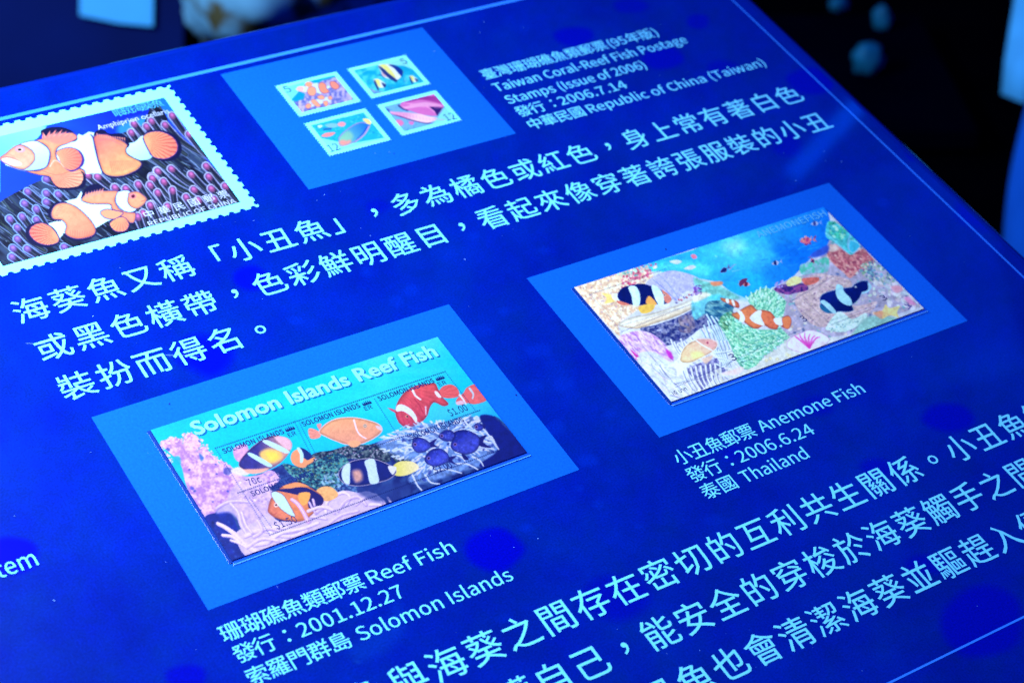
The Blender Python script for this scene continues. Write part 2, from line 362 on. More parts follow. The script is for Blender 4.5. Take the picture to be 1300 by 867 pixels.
# ================================================================== THE DISPLAY PANEL
PX0, PX1, PY0, PY1 = -1.55, 2.712, -1.271, 1.76
panel = thing('display_panel', (0.6, 0.2), 'tilted deep blue exhibit panel printed with white Chinese text and three pale blue rectangles', 'display panel')
def board():
    r = .05; n = 6; th = .24; rings = []
    def ring(inset, z):
        c = [(PX0+inset, PY0+inset), (PX1-inset, PY0+inset), (PX1-inset, PY1-inset), (PX0+inset, PY1-inset)]; cr = .03; out = []
        for i, (cx, cy) in enumerate(c):
            sx = 1 if i in (0, 3) else -1; sy = 1 if i in (0, 1) else -1
            for k in range(5):
                a = k/4*math.pi/2; 
                if i in (1, 3): a = math.pi/2-a
                out.append((cx+sx*cr*(1-math.cos(a)) if True else 0, cy+sy*cr*(1-math.sin(a)), z))
        return out
    prof = [(r*(1-math.sin(i/n*math.pi/2)), -th+r*(1-math.cos(i/n*math.pi/2))) for i in range(n, -1, -1)]
    prof = [(r, -th), (0, -th+r)]+[(r*(1-math.cos(i/n*math.pi/2)), -r+r*math.sin(i/n*math.pi/2)-.0025) for i in range(n+1)]
    V, F = [], []
    for ins, z in prof: V += ring(ins, z)
    m = 20
    for j in range(len(prof)-1):
        for i in range(m): a = j*m+i; b = j*m+(i+1) % m; F.append((a, b, b+m, a+m))
    F.append(tuple(range(m))[::-1]); F.append(tuple(range((len(prof)-1)*m, len(prof)*m)))
    return V, F
v, f = board(); bo = mesh_obj('board', v, f, M['board'], panel)
import bmesh
bm = bmesh.new(); bm.from_mesh(bo.data); bmesh.ops.recalc_face_normals(bm, faces=bm.faces); bm.to_mesh(bo.data); bm.free()
# printed face: deep blue with soft round bubbles
c = Canvas(PX0+.055, PY0+.055, PX1-.055, PY1-.055, 120); D = np.array
c.fill((0, 47, 205))
nb = fbm(c.x, c.y, 140, 5.)-.5; c.C *= (1+.12*nb[..., None]); c.C[..., 1] += 14*nb+16*(fbm(c.x, c.y, 34, 15.)-.5); c.C[..., 2] += 30*(fbm(c.x, c.y, 9, 25.)-.5)+36*(fbm(c.x, c.y, 60, 8.)-.5)
def bubble(x, y, rx, ry, col, al, soft, seed=0):
    rg = random.Random(int(x*7+y)); pts = [(x+rx*rg.uniform(.86, 1.12)*math.cos(a), y+ry*rg.uniform(.86, 1.12)*math.sin(a)) for a in [i*math.tau/9 for i in range(9)]]
    c.poly(pts, col, alpha=al, soft=soft)
VIV = (0, 4, 240)
for x, y, rx, ry, al, so in [(628, 697, 36, 27, .95, 9), (18, 705, 33, 25, .9, 8), (318, 353, 24, 16, .7, 7), (262, 450, 36, 26, .75, 14), (237, 858, 26, 15, .8, 8), (729, 47, 25, 13, .85, 7),
        (842, 74, 28, 14, .8, 7), (916, 86, 20, 9, .6, 7), (1029, 104, 30, 18, .85, 7), (887, 28, 14, 10, .7, 5), (1160, 194, 9, 10, .8, 5), (1256, 268, 44, 26, .8, 14), (1205, 530, 32, 18, .8, 9),
        (1114, 594, 22, 12, .6, 8), (1249, 790, 50, 44, .8, 12), (1178, 716, 26, 13, .6, 9), (782, 757, 44, 30, .55, 14), (1036, 516, 24, 12, .5, 9), (930, 575, 14, 9, .4, 7), (1000, 185, 20, 14, .5, 9), (480, 262, 14, 8, .35, 7), (800, 8, 22, 9, .6, 7)]:
    bubble(x, y, rx, ry, VIV, al, so)
LT = (0, 58, 238)
for x, y, rx, ry, al, so in [(680, 490, 10, 7, .3, 5), (716, 488, 13, 9, .35, 6), (774, 526, 8, 6, .35, 5), (747, 584, 14, 8, .4, 5), (706, 543, 13, 9, .35, 5), (759, 640, 6, 5, .3, 4), (668, 670, 9, 6, .4, 4), (812, 668, 6, 4, .25, 4),
        (522, 369, 9, 8, .4, 4), (503, 382, 9, 8, .3, 4), (375, 407, 10, 6, .35, 4), (465, 345, 7, 6, .3, 4), (560, 322, 16, 10, .22, 6), (608, 420, 18, 9, .3, 6), (685, 445, 17, 10, .35, 7), (640, 395, 7, 5, .3, 4),
        (1120, 257, 8, 6, .3, 4), (1000, 240, 6, 5, .2, 4), (665, 36, 8, 5, .25, 4), (640, 44, 6, 3, .25, 4), (560, 440, 8, 5, .3, 4), (905, 660, 12, 8, .2, 6), (640, 785, 10, 7, .2, 6), (860, 300, 12, 6, .2, 6),
        (600, 300, 9, 6, .3, 5), (735, 620, 5, 4, .3, 3), (575, 470, 5, 4, .25, 3), (690, 318, 8, 5, .25, 4), (775, 245, 8, 5, .2, 4)]:
    bubble(x, y, rx, ry, LT, min(1, al*1.6), so)
# paler patch beside the caption, with a sharp lower edge
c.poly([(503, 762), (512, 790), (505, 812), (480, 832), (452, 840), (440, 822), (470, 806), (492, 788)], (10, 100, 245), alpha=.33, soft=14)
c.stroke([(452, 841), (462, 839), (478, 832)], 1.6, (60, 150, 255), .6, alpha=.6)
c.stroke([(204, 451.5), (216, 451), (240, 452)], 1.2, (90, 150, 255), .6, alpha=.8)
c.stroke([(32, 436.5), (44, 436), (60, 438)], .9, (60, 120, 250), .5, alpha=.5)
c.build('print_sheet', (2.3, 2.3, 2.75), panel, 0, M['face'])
# printed rules round the text
XR, YT, YB = 2.615, -1.1075, 1.466
def rule(x0, y0, x1, y1): v, f = quad(x0, y0, x1, y1, .0006); mesh_obj('border_line', v, f, M['line'], panel)
rule(PX0+.10, YT-.0068, XR+.004, YT+.0068); rule(XR-.0024, YT+.0068, XR+.0024, YB-.0022); rule(PX0+.10, YB-.0026, XR+.0022, YB+.0026)
# pale blue cards behind the stamps
CARDS = [(.8724, -1.0811, 1.5550, -.5391), (0, 0, 1, .6255), (1.2496, -.0046, 2.3266, .6209)]
for k, r in zip(('smaller pale blue card near the top border', 'pale blue card on the left', 'pale blue card on the right'), CARDS):
    v, f = quad(*r, .0005); mesh_obj('backing_card', v, f, M['card'], panel, label=k)

# ------------------------------------------------------------------ printed lines of text
ZT = .0010
def line(name, runs, h, label=None, hl=None):
    L = Lettering(); y = None
    for text, a, b in runs:
        pa, pb = at(*a), at(*b)
        if is_cjk(text[0]): yy = (pa[1]+pb[1])/2; run(L, text, a, b, h, ZT, off=0)
        else: run(L, text, a, b, hl or h*.80, ZT, off=0)
    return L.obj(name, M['text'], panel, label)
BH = .0800                                             # height of a body character
def body(text, xa, xb, y):
    L = Lettering(); L.bold = .0003; L.cjk(text, xa, xb, y, BH, ZT, off=0); L.obj('text_line', M['text'], panel)
XA, XB = .010, 2.4745; ADV = (XB-XA)/25
body('海葵魚又稱「小丑魚」，多為橘色或紅色，身上常有著白色', XA, XB, -.3885)
body('或黑色橫帶，色彩鮮明醒目，看起來像穿著誇張服裝的小丑', XA, XB, -.2480)
body('裝扮而得名。', XA, XA+5*ADV, -.1070)
A2 = .0979; X2 = .0148
def body2(text, i, y):
    L = Lettering(); L.bold = .0004; L.cjk(text, X2+i*A2, X2+(i+len(text)-1)*A2, y, BH, ZT, off=0); L.obj('text_line', M['text'], panel)
body2('小丑魚與海葵之間存在密切的互利共生關係。小丑魚能', 0, .979)
body2('護自己，能安全的穿梭於海葵觸手之間，', 5, 1.1175)
body2('小丑魚也會清潔海葵並驅趕入侵', 7, 1.260)
CH, LH = .0458, .0365                                  # heights of caption characters and capitals
def caption(y, *runs):
    L = Lettering(); L.bold = .0002
    for t, a, b in runs:
        if is_cjk(t[0]):
            if len(t) == 1: L.cjk(t, (a+b)/2, (a+b)/2, y, CH, ZT, off=0)
            else: L.cjk(t, a+CH/2, b-CH/2-.004, y, CH, ZT, off=0)
        else: L.latin(t, a, b, y, LH, ZT, off=0)
    L.obj('caption', M['text'], panel)
caption(-.8095, ('臺灣珊瑚礁魚類郵票', 1.6063, 2.0667), ('(95', 2.0735, 2.139), ('年版', 2.146, 2.246), (')', 2.249, 2.261))
caption(-.7450, ('Taiwan Coral-Reef Fish Postage', 1.6075, 2.3299))
caption(-.6815, ('Stamps (Issue of 2006)', 1.6106, 2.1224))
caption(-.6200, ('發行', 1.6100, 1.7095), ('：', 1.738, 1.738), ('2006.7.14', 1.761, 2.0067))
caption(-.5570, ('中華民國', 1.6105, 1.8123), ('Republic of China (Taiwan)', 1.8246, 2.5043))
caption(.6985, ('珊瑚礁魚類郵票', -.0040, .3530), ('Reef Fish', .3640, .5900))
caption(.7600, ('發行', -.0020, .0960), ('：', .124, .124), ('2001.12.27', .1520, .4172))
caption(.8250, ('索羅門群島', -.0032, .2480), ('Solomon Islands', .2654, .6708))
caption(.6985, ('小丑魚郵票', 1.2440, 1.4985), ('Anemone Fish', 1.5122, 1.8660))
caption(.7590, ('發行', 1.2420, 1.3424), ('：', 1.371, 1.371), ('2006.6.24', 1.3958, 1.6428))
caption(.8185, ('泰國', 1.2429, 1.3461), ('Thailand', 1.3647, 1.5748))
L = Lettering(); L.latin('system', -.447, -.279, .357, .046, ZT, off=0, base=True); L.obj('caption', M['text'], panel)

# ================================================================== STAMPS
def perforated(x0, y0, x1, y1, pitch, r):
    """outline of a stamp with half-round bites along its edges"""
    pts = []
    def side(a, b):
        a, b = np.array(a), np.array(b); L = np.hypot(*(b-a)); n = max(3, round(L/pitch)); d = (b-a)/L; nn = np.array([-d[1], d[0]])
        p = L/n
        pts.append(a)
        for i in range(n):
            c_ = a+d*p*(i+.5)
            for k in range(7):
                t = math.pi*k/6; pts.append(c_-d*r*math.cos(t)+nn*r*math.sin(t)*1.0)
    side((x0, y0), (x1, y0)); side((x1, y0), (x1, y1)); side((x1, y1), (x0, y1)); side((x0, y1), (x0, y0))
    return np.array(pts)
def stamp_paper(parent, r, pitch, rad, z0, z1, name='paper', mat='stamp_paper'):
    p = perforated(*r, pitch, rad); n = len(p)
    V = np.vstack([np.column_stack([p, np.full(n, z1)]), np.column_stack([p, np.full(n, z0)])])
    F = [tuple(range(n))[::-1]]+[(i, (i+1) % n, n+(i+1) % n, n+i) for i in range(n)]
    return mesh_obj(name, V, F, M[mat], parent)

# ------------------------------------------------------------------ the enlarged stamp: two clownfish among tentacles
big = thing('large_stamp', (.34, -.80), 'large white perforated stamp picture of two orange clownfish over purple sea anemone tentacles', 'stamp')
stamp_paper(big, (-.034, -1.0857, .7138, -.5264), .03234, .0088, .0003, .0012)
K = Canvas(.006, -1.0385, .6745, -.5600, 620)
z5, z6, z7, z8 = Zoom(0, 150, 7.885), Zoom(110, 110, 7.223), Zoom(20, 220, 7.222), Zoom(180, 200, 7.88)
K.fill((10, 60, 215)); K.C *= (1+.25*(fbm(K.x, K.y, 60, 2.)-.5))[..., None]
K.poly([(-20, 150), (62, 158), (48, 176), (0, 205), (0, 245), (-25, 250)], (135, 235, 250), (80, 205, 250), ((40, 160), (0, 240)), smooth=False)
K.poly([(55, 158), (110, 145), (150, 135), (205, 124), (150, 175), (100, 165), (70, 162)], (5, 35, 190), (15, 70, 220), ((140, 130), (90, 170)), soft=6)
K.poly([(205, 122), (226, 150), (222, 160), (198, 130)], (20, 110, 240), soft=4)
K.poly([(190, 150), (150, 160), (158, 184), (176, 190)], (60, 170, 240), soft=8, alpha=.7)
# dark streaked ground of the anemone
A_OUT = [(196, 128), (212, 150), (222, 165), (310, 262), (250, 300), (120, 325), (0, 345), (-10, 290), (-5, 262), (30, 240), (60, 228), (95, 232), (110, 215), (150, 205), (158, 190), (152, 172), (180, 160)]
K.cells(A_OUT, (6, 12, 30), (46, 62, 92), 13, 4., stretch=(3.2, .7), ang=math.radians(38))
K.hatch(A_OUT, [(130, 150, 200), (80, 100, 110), (8, 12, 28), (150, 175, 220), (70, 88, 70), (8, 10, 24)], 760, (14, 50), (.4, 1.1), math.radians(38), .14, .8, .06, seed=5)
K.blobs(A_OUT, [(12, 16, 40), (20, 30, 50)], 90, (1.4, 3.2), .8, 3.2, math.radians(38), .2, seed=8)
def tentacle(tip, L, ang, r=5.2, warm=1., inner=(16, 20, 42)):
    r *= 1.0; L *= 1.55
    a = math.radians(ang); d = np.array((math.cos(a), math.sin(a))); t = np.array(tip, float); e = t+d*L; n = np.array((-d[1], d[0]))*L*.06
    edge = np.array((205, 212, 248))*warm+np.array((125, 185, 250))*(1-warm)
    K.stroke([t, t+d*L*.5+n, e], 2*r+.9, np.clip(edge*.95, 0, 255), r*1.25, col2=(120, 130, 180), alpha=.95)
    K.stroke([t+d*.3, t+d*L*.5+n, e], 2*r-1.2, (78, 62, 118), r*1.1, col2=(42, 58, 82), alpha=1)
    K.stroke([t+d*(r*.9), t+d*L*.5+n, e], 2*r-3.2, inner, r*.8, col2=(30, 42, 40), alpha=.95)
    K.stroke([t+d*(r*.9)+n*.3, t+d*L*.5+n*1.4, e], 1., (110, 120, 130), .8, alpha=.55)
    tc = np.array((188, 92, 148))*warm+np.array((125, 100, 195))*(1-warm)
    K.dot(t+d*r*.25, r*.95, tc*.85, .85, r*.72, soft=2.4, ang=a); K.dot(t+d*r*.1-np.array((0, 1.)), r*.5, np.clip(tc*1.18, 0, 255), .8, r*.36, soft=1.6, ang=a)
T = []
def tz(z, lst, L, ang, r, warm):
    for q in lst: T.append((np.array(q[:2])/z.k+z.o, q[3] if len(q) > 3 else L, q[2] if len(q) > 2 else ang, r, warm))
tz(z8, [(640, 90), (490, 175), (665, 195, 42), (290, 118, 32), (155, 140, 34), (100, 212, 40), (215, 245, 44), (78, 280, 44), (155, 355, 48), (305, 330, 72), (440, 400, 50), (515, 325, 30), (690, 315, 34), (830, 290, 40), (80, 480, 55), (255, 490, 60), (560, 430, 42), (10, 560, 60), (720, 420, 50, 20)], 36, 38, 5.0, 1.)
tz(z6, [(430, 345, 42), (590, 320, 44), (715, 355, 38), (545, 370, 42, 24), (405, 425, 46), (935, 440, 44), (780, 270, 46), (640, 775, 32)], 40, 42, 4.8, .95)
tz(z7, [(1005, 145, 38), (905, 135, 40), (1120, 105, 48), (1245, 35, 40), (745, 35, 30), (1240, 290, 50), (1115, 400, 60), (655, 20, 35)], 34, 42, 5.2, .95)
tz(z7, [(105, 172, 30), (275, 185, 34), (385, 195, 34), (75, 280, 28), (275, 268, 20), (185, 330, 52), (55, 400, 44), (185, 428, 40, 14), (10, 500, 40), (10, 605, 35), (100, 695, 24), (440, 680, 18, 22), (-30, 690, 30), (-60, 420, 40), (275, 60, 20, 16), (-40, 770, 25)], 30, 32, 5.0, .3)
T.sort(key=lambda q: q[0][1]+.35*q[0][0])
for t in T: tentacle(*t)
WH, WH2 = (212, 250, 255), (170, 225, 250)
OR, OR2, PK = (250, 158, 112), (244, 120, 100), (235, 120, 120)
BK, OL = (10, 10, 55), (60, 40, 130)
# upper fish
K.poly(z5((0, 400), (60, 350), (140, 285), (290, 238), (360, 230), (560, 260), (620, 250), (760, 215), (785, 165), (830, 182), (880, 180), (930, 162), (970, 140), (1015, 562), (930, 560), (850, 565), (820, 620), (600, 600), (400, 580), (180, 520), (60, 480)), WH, smooth=False)
K.poly(z6((-60, 470), (20, 420), (75, 430), (140, 790), (0, 805), (-90, 800), (-110, 640)), WH, smooth=False)
K.poly(z6((380, 530), (440, 515), (520, 455), (570, 540), (600, 650), (500, 682), (420, 650), (360, 600)), WH, WH2, (z6((400, 500))[0], z6((500, 700))[0]))
K.poly(z5((410, 132), (500, 100), (620, 98), (720, 135), (778, 205), (730, 245), (600, 230), (440, 195)), BK)
K.poly(z5((345, 238), (450, 205), (700, 150), (768, 205), (690, 255), (600, 290), (562, 340), (575, 420), (650, 480), (830, 520), (852, 600), (820, 690), (720, 712), (600, 708), (545, 680), (500, 600), (380, 575), (250, 533), (390, 530), (480, 470), (500, 350), (440, 272)), OR, (238, 140, 100), (z5((450, 220))[0], z5((600, 700))[0]), edge=(1.0, OL), tex=(.10, 5))
for i, (a, b) in enumerate([((440, 200), (430, 150)), ((480, 200), (500, 135)), ((520, 195), (560, 125)), ((570, 195), (620, 125)), ((620, 195), (665, 140)), ((670, 200), (705, 155)), ((715, 205), (740, 180))]):
    K.stroke(z5(a, b), 5.2, (240, 130, 120), .4); K.stroke(z5((a[0]+14, a[1]), (b[0]+16, b[1]+22)), 2.0, (250, 175, 150), .4)
K.poly(z5((430, 205), (560, 180), (740, 175), (765, 208), (690, 250), (570, 265)), (244, 130, 112), alpha=.8, soft=3)
K.poly(z5((558, 345), (640, 305), (720, 300), (800, 335), (845, 410), (830, 480), (765, 530), (700, 540), (620, 480), (585, 400)), OL)
K.poly(z5((565, 350), (640, 312), (720, 307), (780, 335), (818, 400), (808, 465), (760, 515), (690, 525), (620, 480), (588, 405)), OR, OR2, (z5((590, 400))[0], z5((800, 420))[0]), rays=(*z5((590, 430))[0], 34, .16, 3))
K.poly(z5((520, 600), (640, 570), (760, 560), (820, 540), (862, 610), (835, 700), (720, 725), (600, 722), (555, 690)), BK)
K.poly(z5((515, 590), (640, 565), (750, 545), (812, 545), (832, 610), (800, 675), (720, 700), (610, 702), (550, 672)), (247, 140, 105), (240, 165, 125), (z5((560, 600))[0], z5((800, 650))[0]), rays=(*z5((560, 590))[0], 40, .22, 3))
K.stroke(z5((500, 490), (545, 430), (600, 455), (640, 500)), 1.6, (255, 190, 160), .6); K.stroke(z5((430, 535), (560, 575), (700, 540)), .8, (215, 90, 80), .5, alpha=.7)
K.poly(z5((200, 272), (290, 238), (360, 236), (440, 275), (495, 340), (488, 430), (460, 495), (380, 525), (250, 532), (190, 505), (300, 480), (300, 330)), WH, WH2, (z5((300, 240))[0], z5((380, 530))[0]), edge=(1.0, OL))
K.poly(z5((0, 402), (60, 358), (130, 300), (200, 272), (270, 295), (330, 340), (352, 400), (330, 455), (250, 518), (170, 512), (90, 480), (20, 440)), (247, 160, 120), (235, 170, 135), (z5((100, 300))[0], z5((200, 500))[0]), edge=(.9, (120, 70, 130)), tex=(.08, 4))
K.poly(z5((20, 425), (70, 410), (150, 430), (215, 465), (160, 482), (80, 462)), (255, 240, 235), soft=2.5)
K.stroke(z5((5, 404), (70, 395), (130, 405), (180, 430)), 1.2, (215, 100, 110), .5); K.stroke(z5((40, 385), (90, 372), (150, 395)), .9, (225, 120, 110), .5, alpha=.6)
K.dot(z5((200, 318))[0], 6.6, (236, 150, 165), .9, 4.2, ang=.1); K.dot(z5((200, 322))[0], 3.6, (250, 205, 175), 1, 2.2); K.dot(z5((197, 322))[0], 2.3, (10, 10, 30), 1, 1.5)
K.stroke(z6((40, 450), (60, 480), (78, 570), (108, 690), (150, 800)), 2.0, OL, 2.0)
K.poly(z6((66, 440), (100, 405), (160, 405), (210, 438), (330, 438), (390, 520), (372, 565), (300, 500), (180, 465), (80, 475)), BK)
K.poly(z6((62, 480), (90, 445), (180, 435), (240, 465), (330, 490), (385, 535), (362, 590), (385, 630), (440, 662), (500, 690), (518, 735), (460, 795), (330, 842), (220, 842), (148, 798), (108, 690), (80, 570)), BK)
K.poly(z6((65, 482), (92, 450), (180, 445), (250, 475), (330, 505), (372, 545), (358, 590), (380, 632), (440, 665), (492, 695), (500, 728), (445, 780), (330, 825), (220, 828), (152, 792), (112, 690), (84, 570)), OR2, (250, 165, 105), (z6((150, 480))[0], z6((300, 720))[0]), edge=(.7, OL), tex=(.09, 5))
for i in range(15):
    t = i/14; a = z6((235+t*245, 800-t*55-abs(t-.4)*20))[0]; b = z6((215+t*215, 690-t*10))[0]; K.stroke([b, a], .8, (225, 95, 80), .8, alpha=.65)
for i in range(13):
    t = i/12; a = z6((95+t*250, 440+t*45+6*math.sin(t*5)))[0]; K.stroke([a, a+np.array((.8, 3.8))], 1.5, (248, 150, 130), .3); 
K.stroke(z6((100, 500), (200, 490), (300, 530), (350, 560)), 1.6, (225, 100, 110), 1.0, alpha=.5)
K.poly(z6((540, 430), (640, 405), (740, 420), (830, 470), (872, 560), (850, 640), (780, 685), (700, 688), (620, 660), (560, 560)), BK)
K.poly(z6((516, 478), (555, 432), (640, 415), (720, 430), (800, 480), (834, 550), (815, 620), (740, 665), (650, 665), (595, 635), (550, 560)), (250, 165, 110), (245, 125, 100), (z6((550, 530))[0], z6((820, 540))[0]), rays=(*z6((545, 520))[0], 40, .30, 4), edge=(.9, OL))
K.stroke(z6((516, 478), (545, 550), (590, 635)), 1.4, OL, 1.4)
# lower fish, facing right
K.poly(z7((300, 465), (430, 430), (350, 350), (440, 265), (560, 235), (600, 170), (640, 250), (860, 285), (930, 170), (1040, 165), (1100, 340), (1060, 370), (840, 445), (730, 510), (640, 560), (440, 560), (395, 610), (330, 540)), WH, smooth=False)
K.poly(z7((90, 560), (112, 490), (200, 452), (270, 465), (350, 510), (400, 595), (392, 650), (300, 684), (190, 672), (118, 630)), BK)
K.poly(z7((125, 560), (150, 492), (240, 460), (330, 505), (392, 592), (380, 642), (290, 664), (190, 635)), (246, 150, 105), (240, 120, 100), (z7((360, 560))[0], z7((140, 560))[0]), rays=(*z7((380, 560))[0], 40, .28, 5), edge=(.7, OL))
K.stroke(z7((300, 345), (310, 400), (350, 432), (410, 440)), 3.2, BK, 1.5)
K.poly(z7((300, 350), (350, 282), (430, 265), (470, 280), (330, 345), (340, 430)), BK)
K.poly(z7((435, 555), (470, 600), (560, 625), (680, 610), (740, 550), (700, 540), (560, 590)), BK)
K.poly(z7((325, 370), (360, 300), (440, 275), (540, 305), (640, 385), (715, 475), (732, 540), (695, 582), (580, 608), (495, 590), (450, 550), (462, 490), (425, 438), (345, 425)), OR, (245, 135, 100), (z7((450, 300))[0], z7((600, 600))[0]), edge=(.8, OL), tex=(.08, 5))
for i in range(10):
    t = i/9; K.stroke([z7((500+t*200, 530+t*8))[0], z7((500+t*190, 590+10*math.sin(t*3)))[0]], .8, (220, 95, 85), .8, alpha=.6)
for i in range(7):
    t = i/6; K.stroke([z7((345+t*60, 400-t*100))[0], z7((385+t*50, 395-t*80))[0]], .8, (215, 95, 90), .6, alpha=.6)
K.poly(z7((598, 235), (635, 150), (700, 108), (780, 115), (812, 170), (760, 182), (640, 250)), BK)
K.poly(z7((603, 245), (640, 200), (720, 172), (810, 165), (950, 172), (912, 240), (925, 295), (965, 342), (1050, 362), (1100, 375), (1085, 455), (1030, 455), (960, 400), (880, 332), (860, 292), (700, 287), (625, 268)), OR, (248, 145, 110), (z7((650, 230))[0], z7((1000, 400))[0]), edge=(.8, OL), tex=(.08, 5))
for i in range(7):
    t = i/6; a = z7((640+t*150, 225-t*45))[0]; K.stroke([a, a+np.array((.6+t*1., -6.5+t*1.2))], 2.6, (242, 145, 125), .3)
K.poly(z7((775, 365), (830, 335), (920, 348), (985, 372), (905, 425), (820, 415)), OR, edge=(1., OL)); K.poly(z7((862, 455), (945, 408), (1010, 420), (1048, 480), (1005, 552), (920, 552), (868, 505)), BK)
K.poly(z7((868, 455), (950, 408), (1008, 420), (1038, 480), (1000, 535), (920, 538), (874, 500)), (248, 160, 105), (244, 140, 105), (z7((900, 430))[0], z7((1000, 500))[0]), edge=(.6, OL), rays=(*z7((960, 410))[0], 24, .15, 4))
K.poly(z7((948, 172), (1040, 168), (1060, 230), (1050, 300), (1105, 332), (1062, 362), (990, 350), (922, 282), (920, 215)), WH, edge=(.8, OL))
K.poly(z7((1040, 185), (1110, 173), (1168, 205), (1200, 245), (1172, 292), (1112, 330), (1055, 312), (1024, 265), (1030, 215)), OR, edge=(.8, (120, 70, 130)), tex=(.07, 4))
K.dot(z7((1072, 215))[0], 4.6, (240, 130, 140), .9, 3.4); K.dot(z7((1076, 217))[0], 2.2, (90, 20, 40)); K.stroke(z7((1150, 265), (1190, 250)), .8, (200, 90, 80))
K.build('picture', (1.66, 1.6, 1.75), big, .0016)
L = Lettering(); pa = at(143, 147); pb = at(208, 131)
L.cjk('眼斑海葵魚', pa[0]+.02, pb[0]-.02, (pa[1]+pb[1])/2-.002, .031, .0022, off=0)
L.obj('lettering', M['ink_pale'], big)
L = Lettering(); pa = at(123, 163); pb = at(214, 142); L.latin('Amphiprion ocellaris', pa[0], pb[0], (pa[1]+pb[1])/2, .021, .0022, off=0, font='b', italic=.0)
L.obj('lettering', M['ink_white'], big); L = Lettering(); pa = at(181, 275); pb = at(291, 246); L.cjk('中華民國郵票', pa[0]+.018, pb[0]-.018, (pa[1]+pb[1])/2, .029, .0022, off=0)
L.obj('lettering', M['ink_white'], big); L = Lettering(); pa = at(188, 285); pb = at(299, 256); L.latin('REPUBLIC OF CHINA', pa[0], pb[0], (pa[1]+pb[1])/2, .0165, .0022, off=0)
L.obj('lettering', M['ink_white'], big)
# ------------------------------------------------------------------ four small stamps on the card near the top border
zk, zl, zm, zn = Zoom(340, 80, 9.286), Zoom(430, 60, 10), Zoom(380, 130, 10.83), Zoom(470, 110, 10.83)
LV = (1.25, 1.35, 1.9)
CY, TQ = (100, 225, 240), (10, 185, 225)
def small(label, r, paint, num, npos, gain=1.):
    st = thing('stamp', ((r[0]+r[2])/2, (r[1]+r[3])/2), label, 'stamp', 'four small stamps on one pale blue card')
    stamp_paper(st, r, .0100, .0032, .0013, .0024)
    K = Canvas(r[0]+.0155, r[1]+.0150, r[2]-.0155, r[3]-.0150, 900); paint(K); K.build('picture', LV, st, .0027)
    L = Lettering(); a, b = at(*npos[0]), at(*npos[1]); L.latin(num, a[0], b[0], (a[1]+b[1])/2, npos[2], .0030, off=0); L.obj('numeral', M['ink_grey'], st)
    return st
def p_clown(K):
    K.fill((90, 120, 205)); a = [(380, 120), (470, 100), (470, 160), (340, 160)]
    K.cells([(365, 118), (430, 92), (462, 130), (385, 150)], (95, 105, 190), (190, 175, 235), 3.2, 3.)
    K.poly(zk((100, 290), (600, 150), (480, 215), (440, 260), (370, 340), (270, 455), (120, 300)), (125, 235, 240), (100, 225, 245), (zk((100, 290))[0], zk((400, 250))[0]), smooth=False)
    K.poly(zk((480, 215), (620, 170), (800, 150), (790, 180), (640, 220), (570, 260), (500, 230)), (0, 165, 215), smooth=False)
    K.poly(zk((270, 450), (370, 345), (440, 375), (420, 440), (320, 470)), (0, 150, 215), smooth=False)
    K.poly(zk((350, 320), (400, 285), (470, 290), (560, 250), (620, 260), (700, 280), (740, 290), (700, 320), (640, 370), (560, 360), (430, 350)), (205, 230, 250))
    O = (246, 160, 130)
    K.poly(zk((330, 320), (360, 290), (410, 290), (425, 320), (400, 350), (350, 340)), (240, 185, 190)); K.poly(zk((440, 250), (480, 232), (525, 260), (500, 300), (450, 285)), O)
    K.poly(zk((465, 330), (510, 290), (560, 310), (565, 370), (530, 400), (480, 385)), O, edge=(.7, (150, 90, 150))); K.poly(zk((595, 270), (640, 240), (685, 270), (690, 310), (725, 350), (670, 372), (620, 350)), (244, 145, 120), edge=(.7, (120, 70, 140)))
    K.poly(zk((730, 240), (780, 228), (835, 270), (838, 305), (800, 325), (750, 300)), (242, 140, 125), edge=(.6, (90, 50, 120)))
    K.poly(zk((500, 450), (560, 440), (640, 430), (700, 410), (760, 420), (730, 470), (640, 490), (520, 530), (480, 510)), (205, 225, 250))
    for q in [((440, 520), (475, 488), (510, 500), (505, 535), (465, 550)), ((505, 460), (550, 440), (610, 500), (620, 525), (560, 520)), ((580, 410), (630, 390), (665, 410), (660, 440), (610, 440)), ((705, 420), (740, 400), (760, 425), (735, 450)), ((650, 470), (700, 460), (710, 500), (680, 525))]:
        K.poly(zk(*q), O, edge=(.5, (130, 80, 150)))
    K.dots(zk((650, 185))[0], zk((790, 158))[0], 1.6, .5, (150, 210, 250))
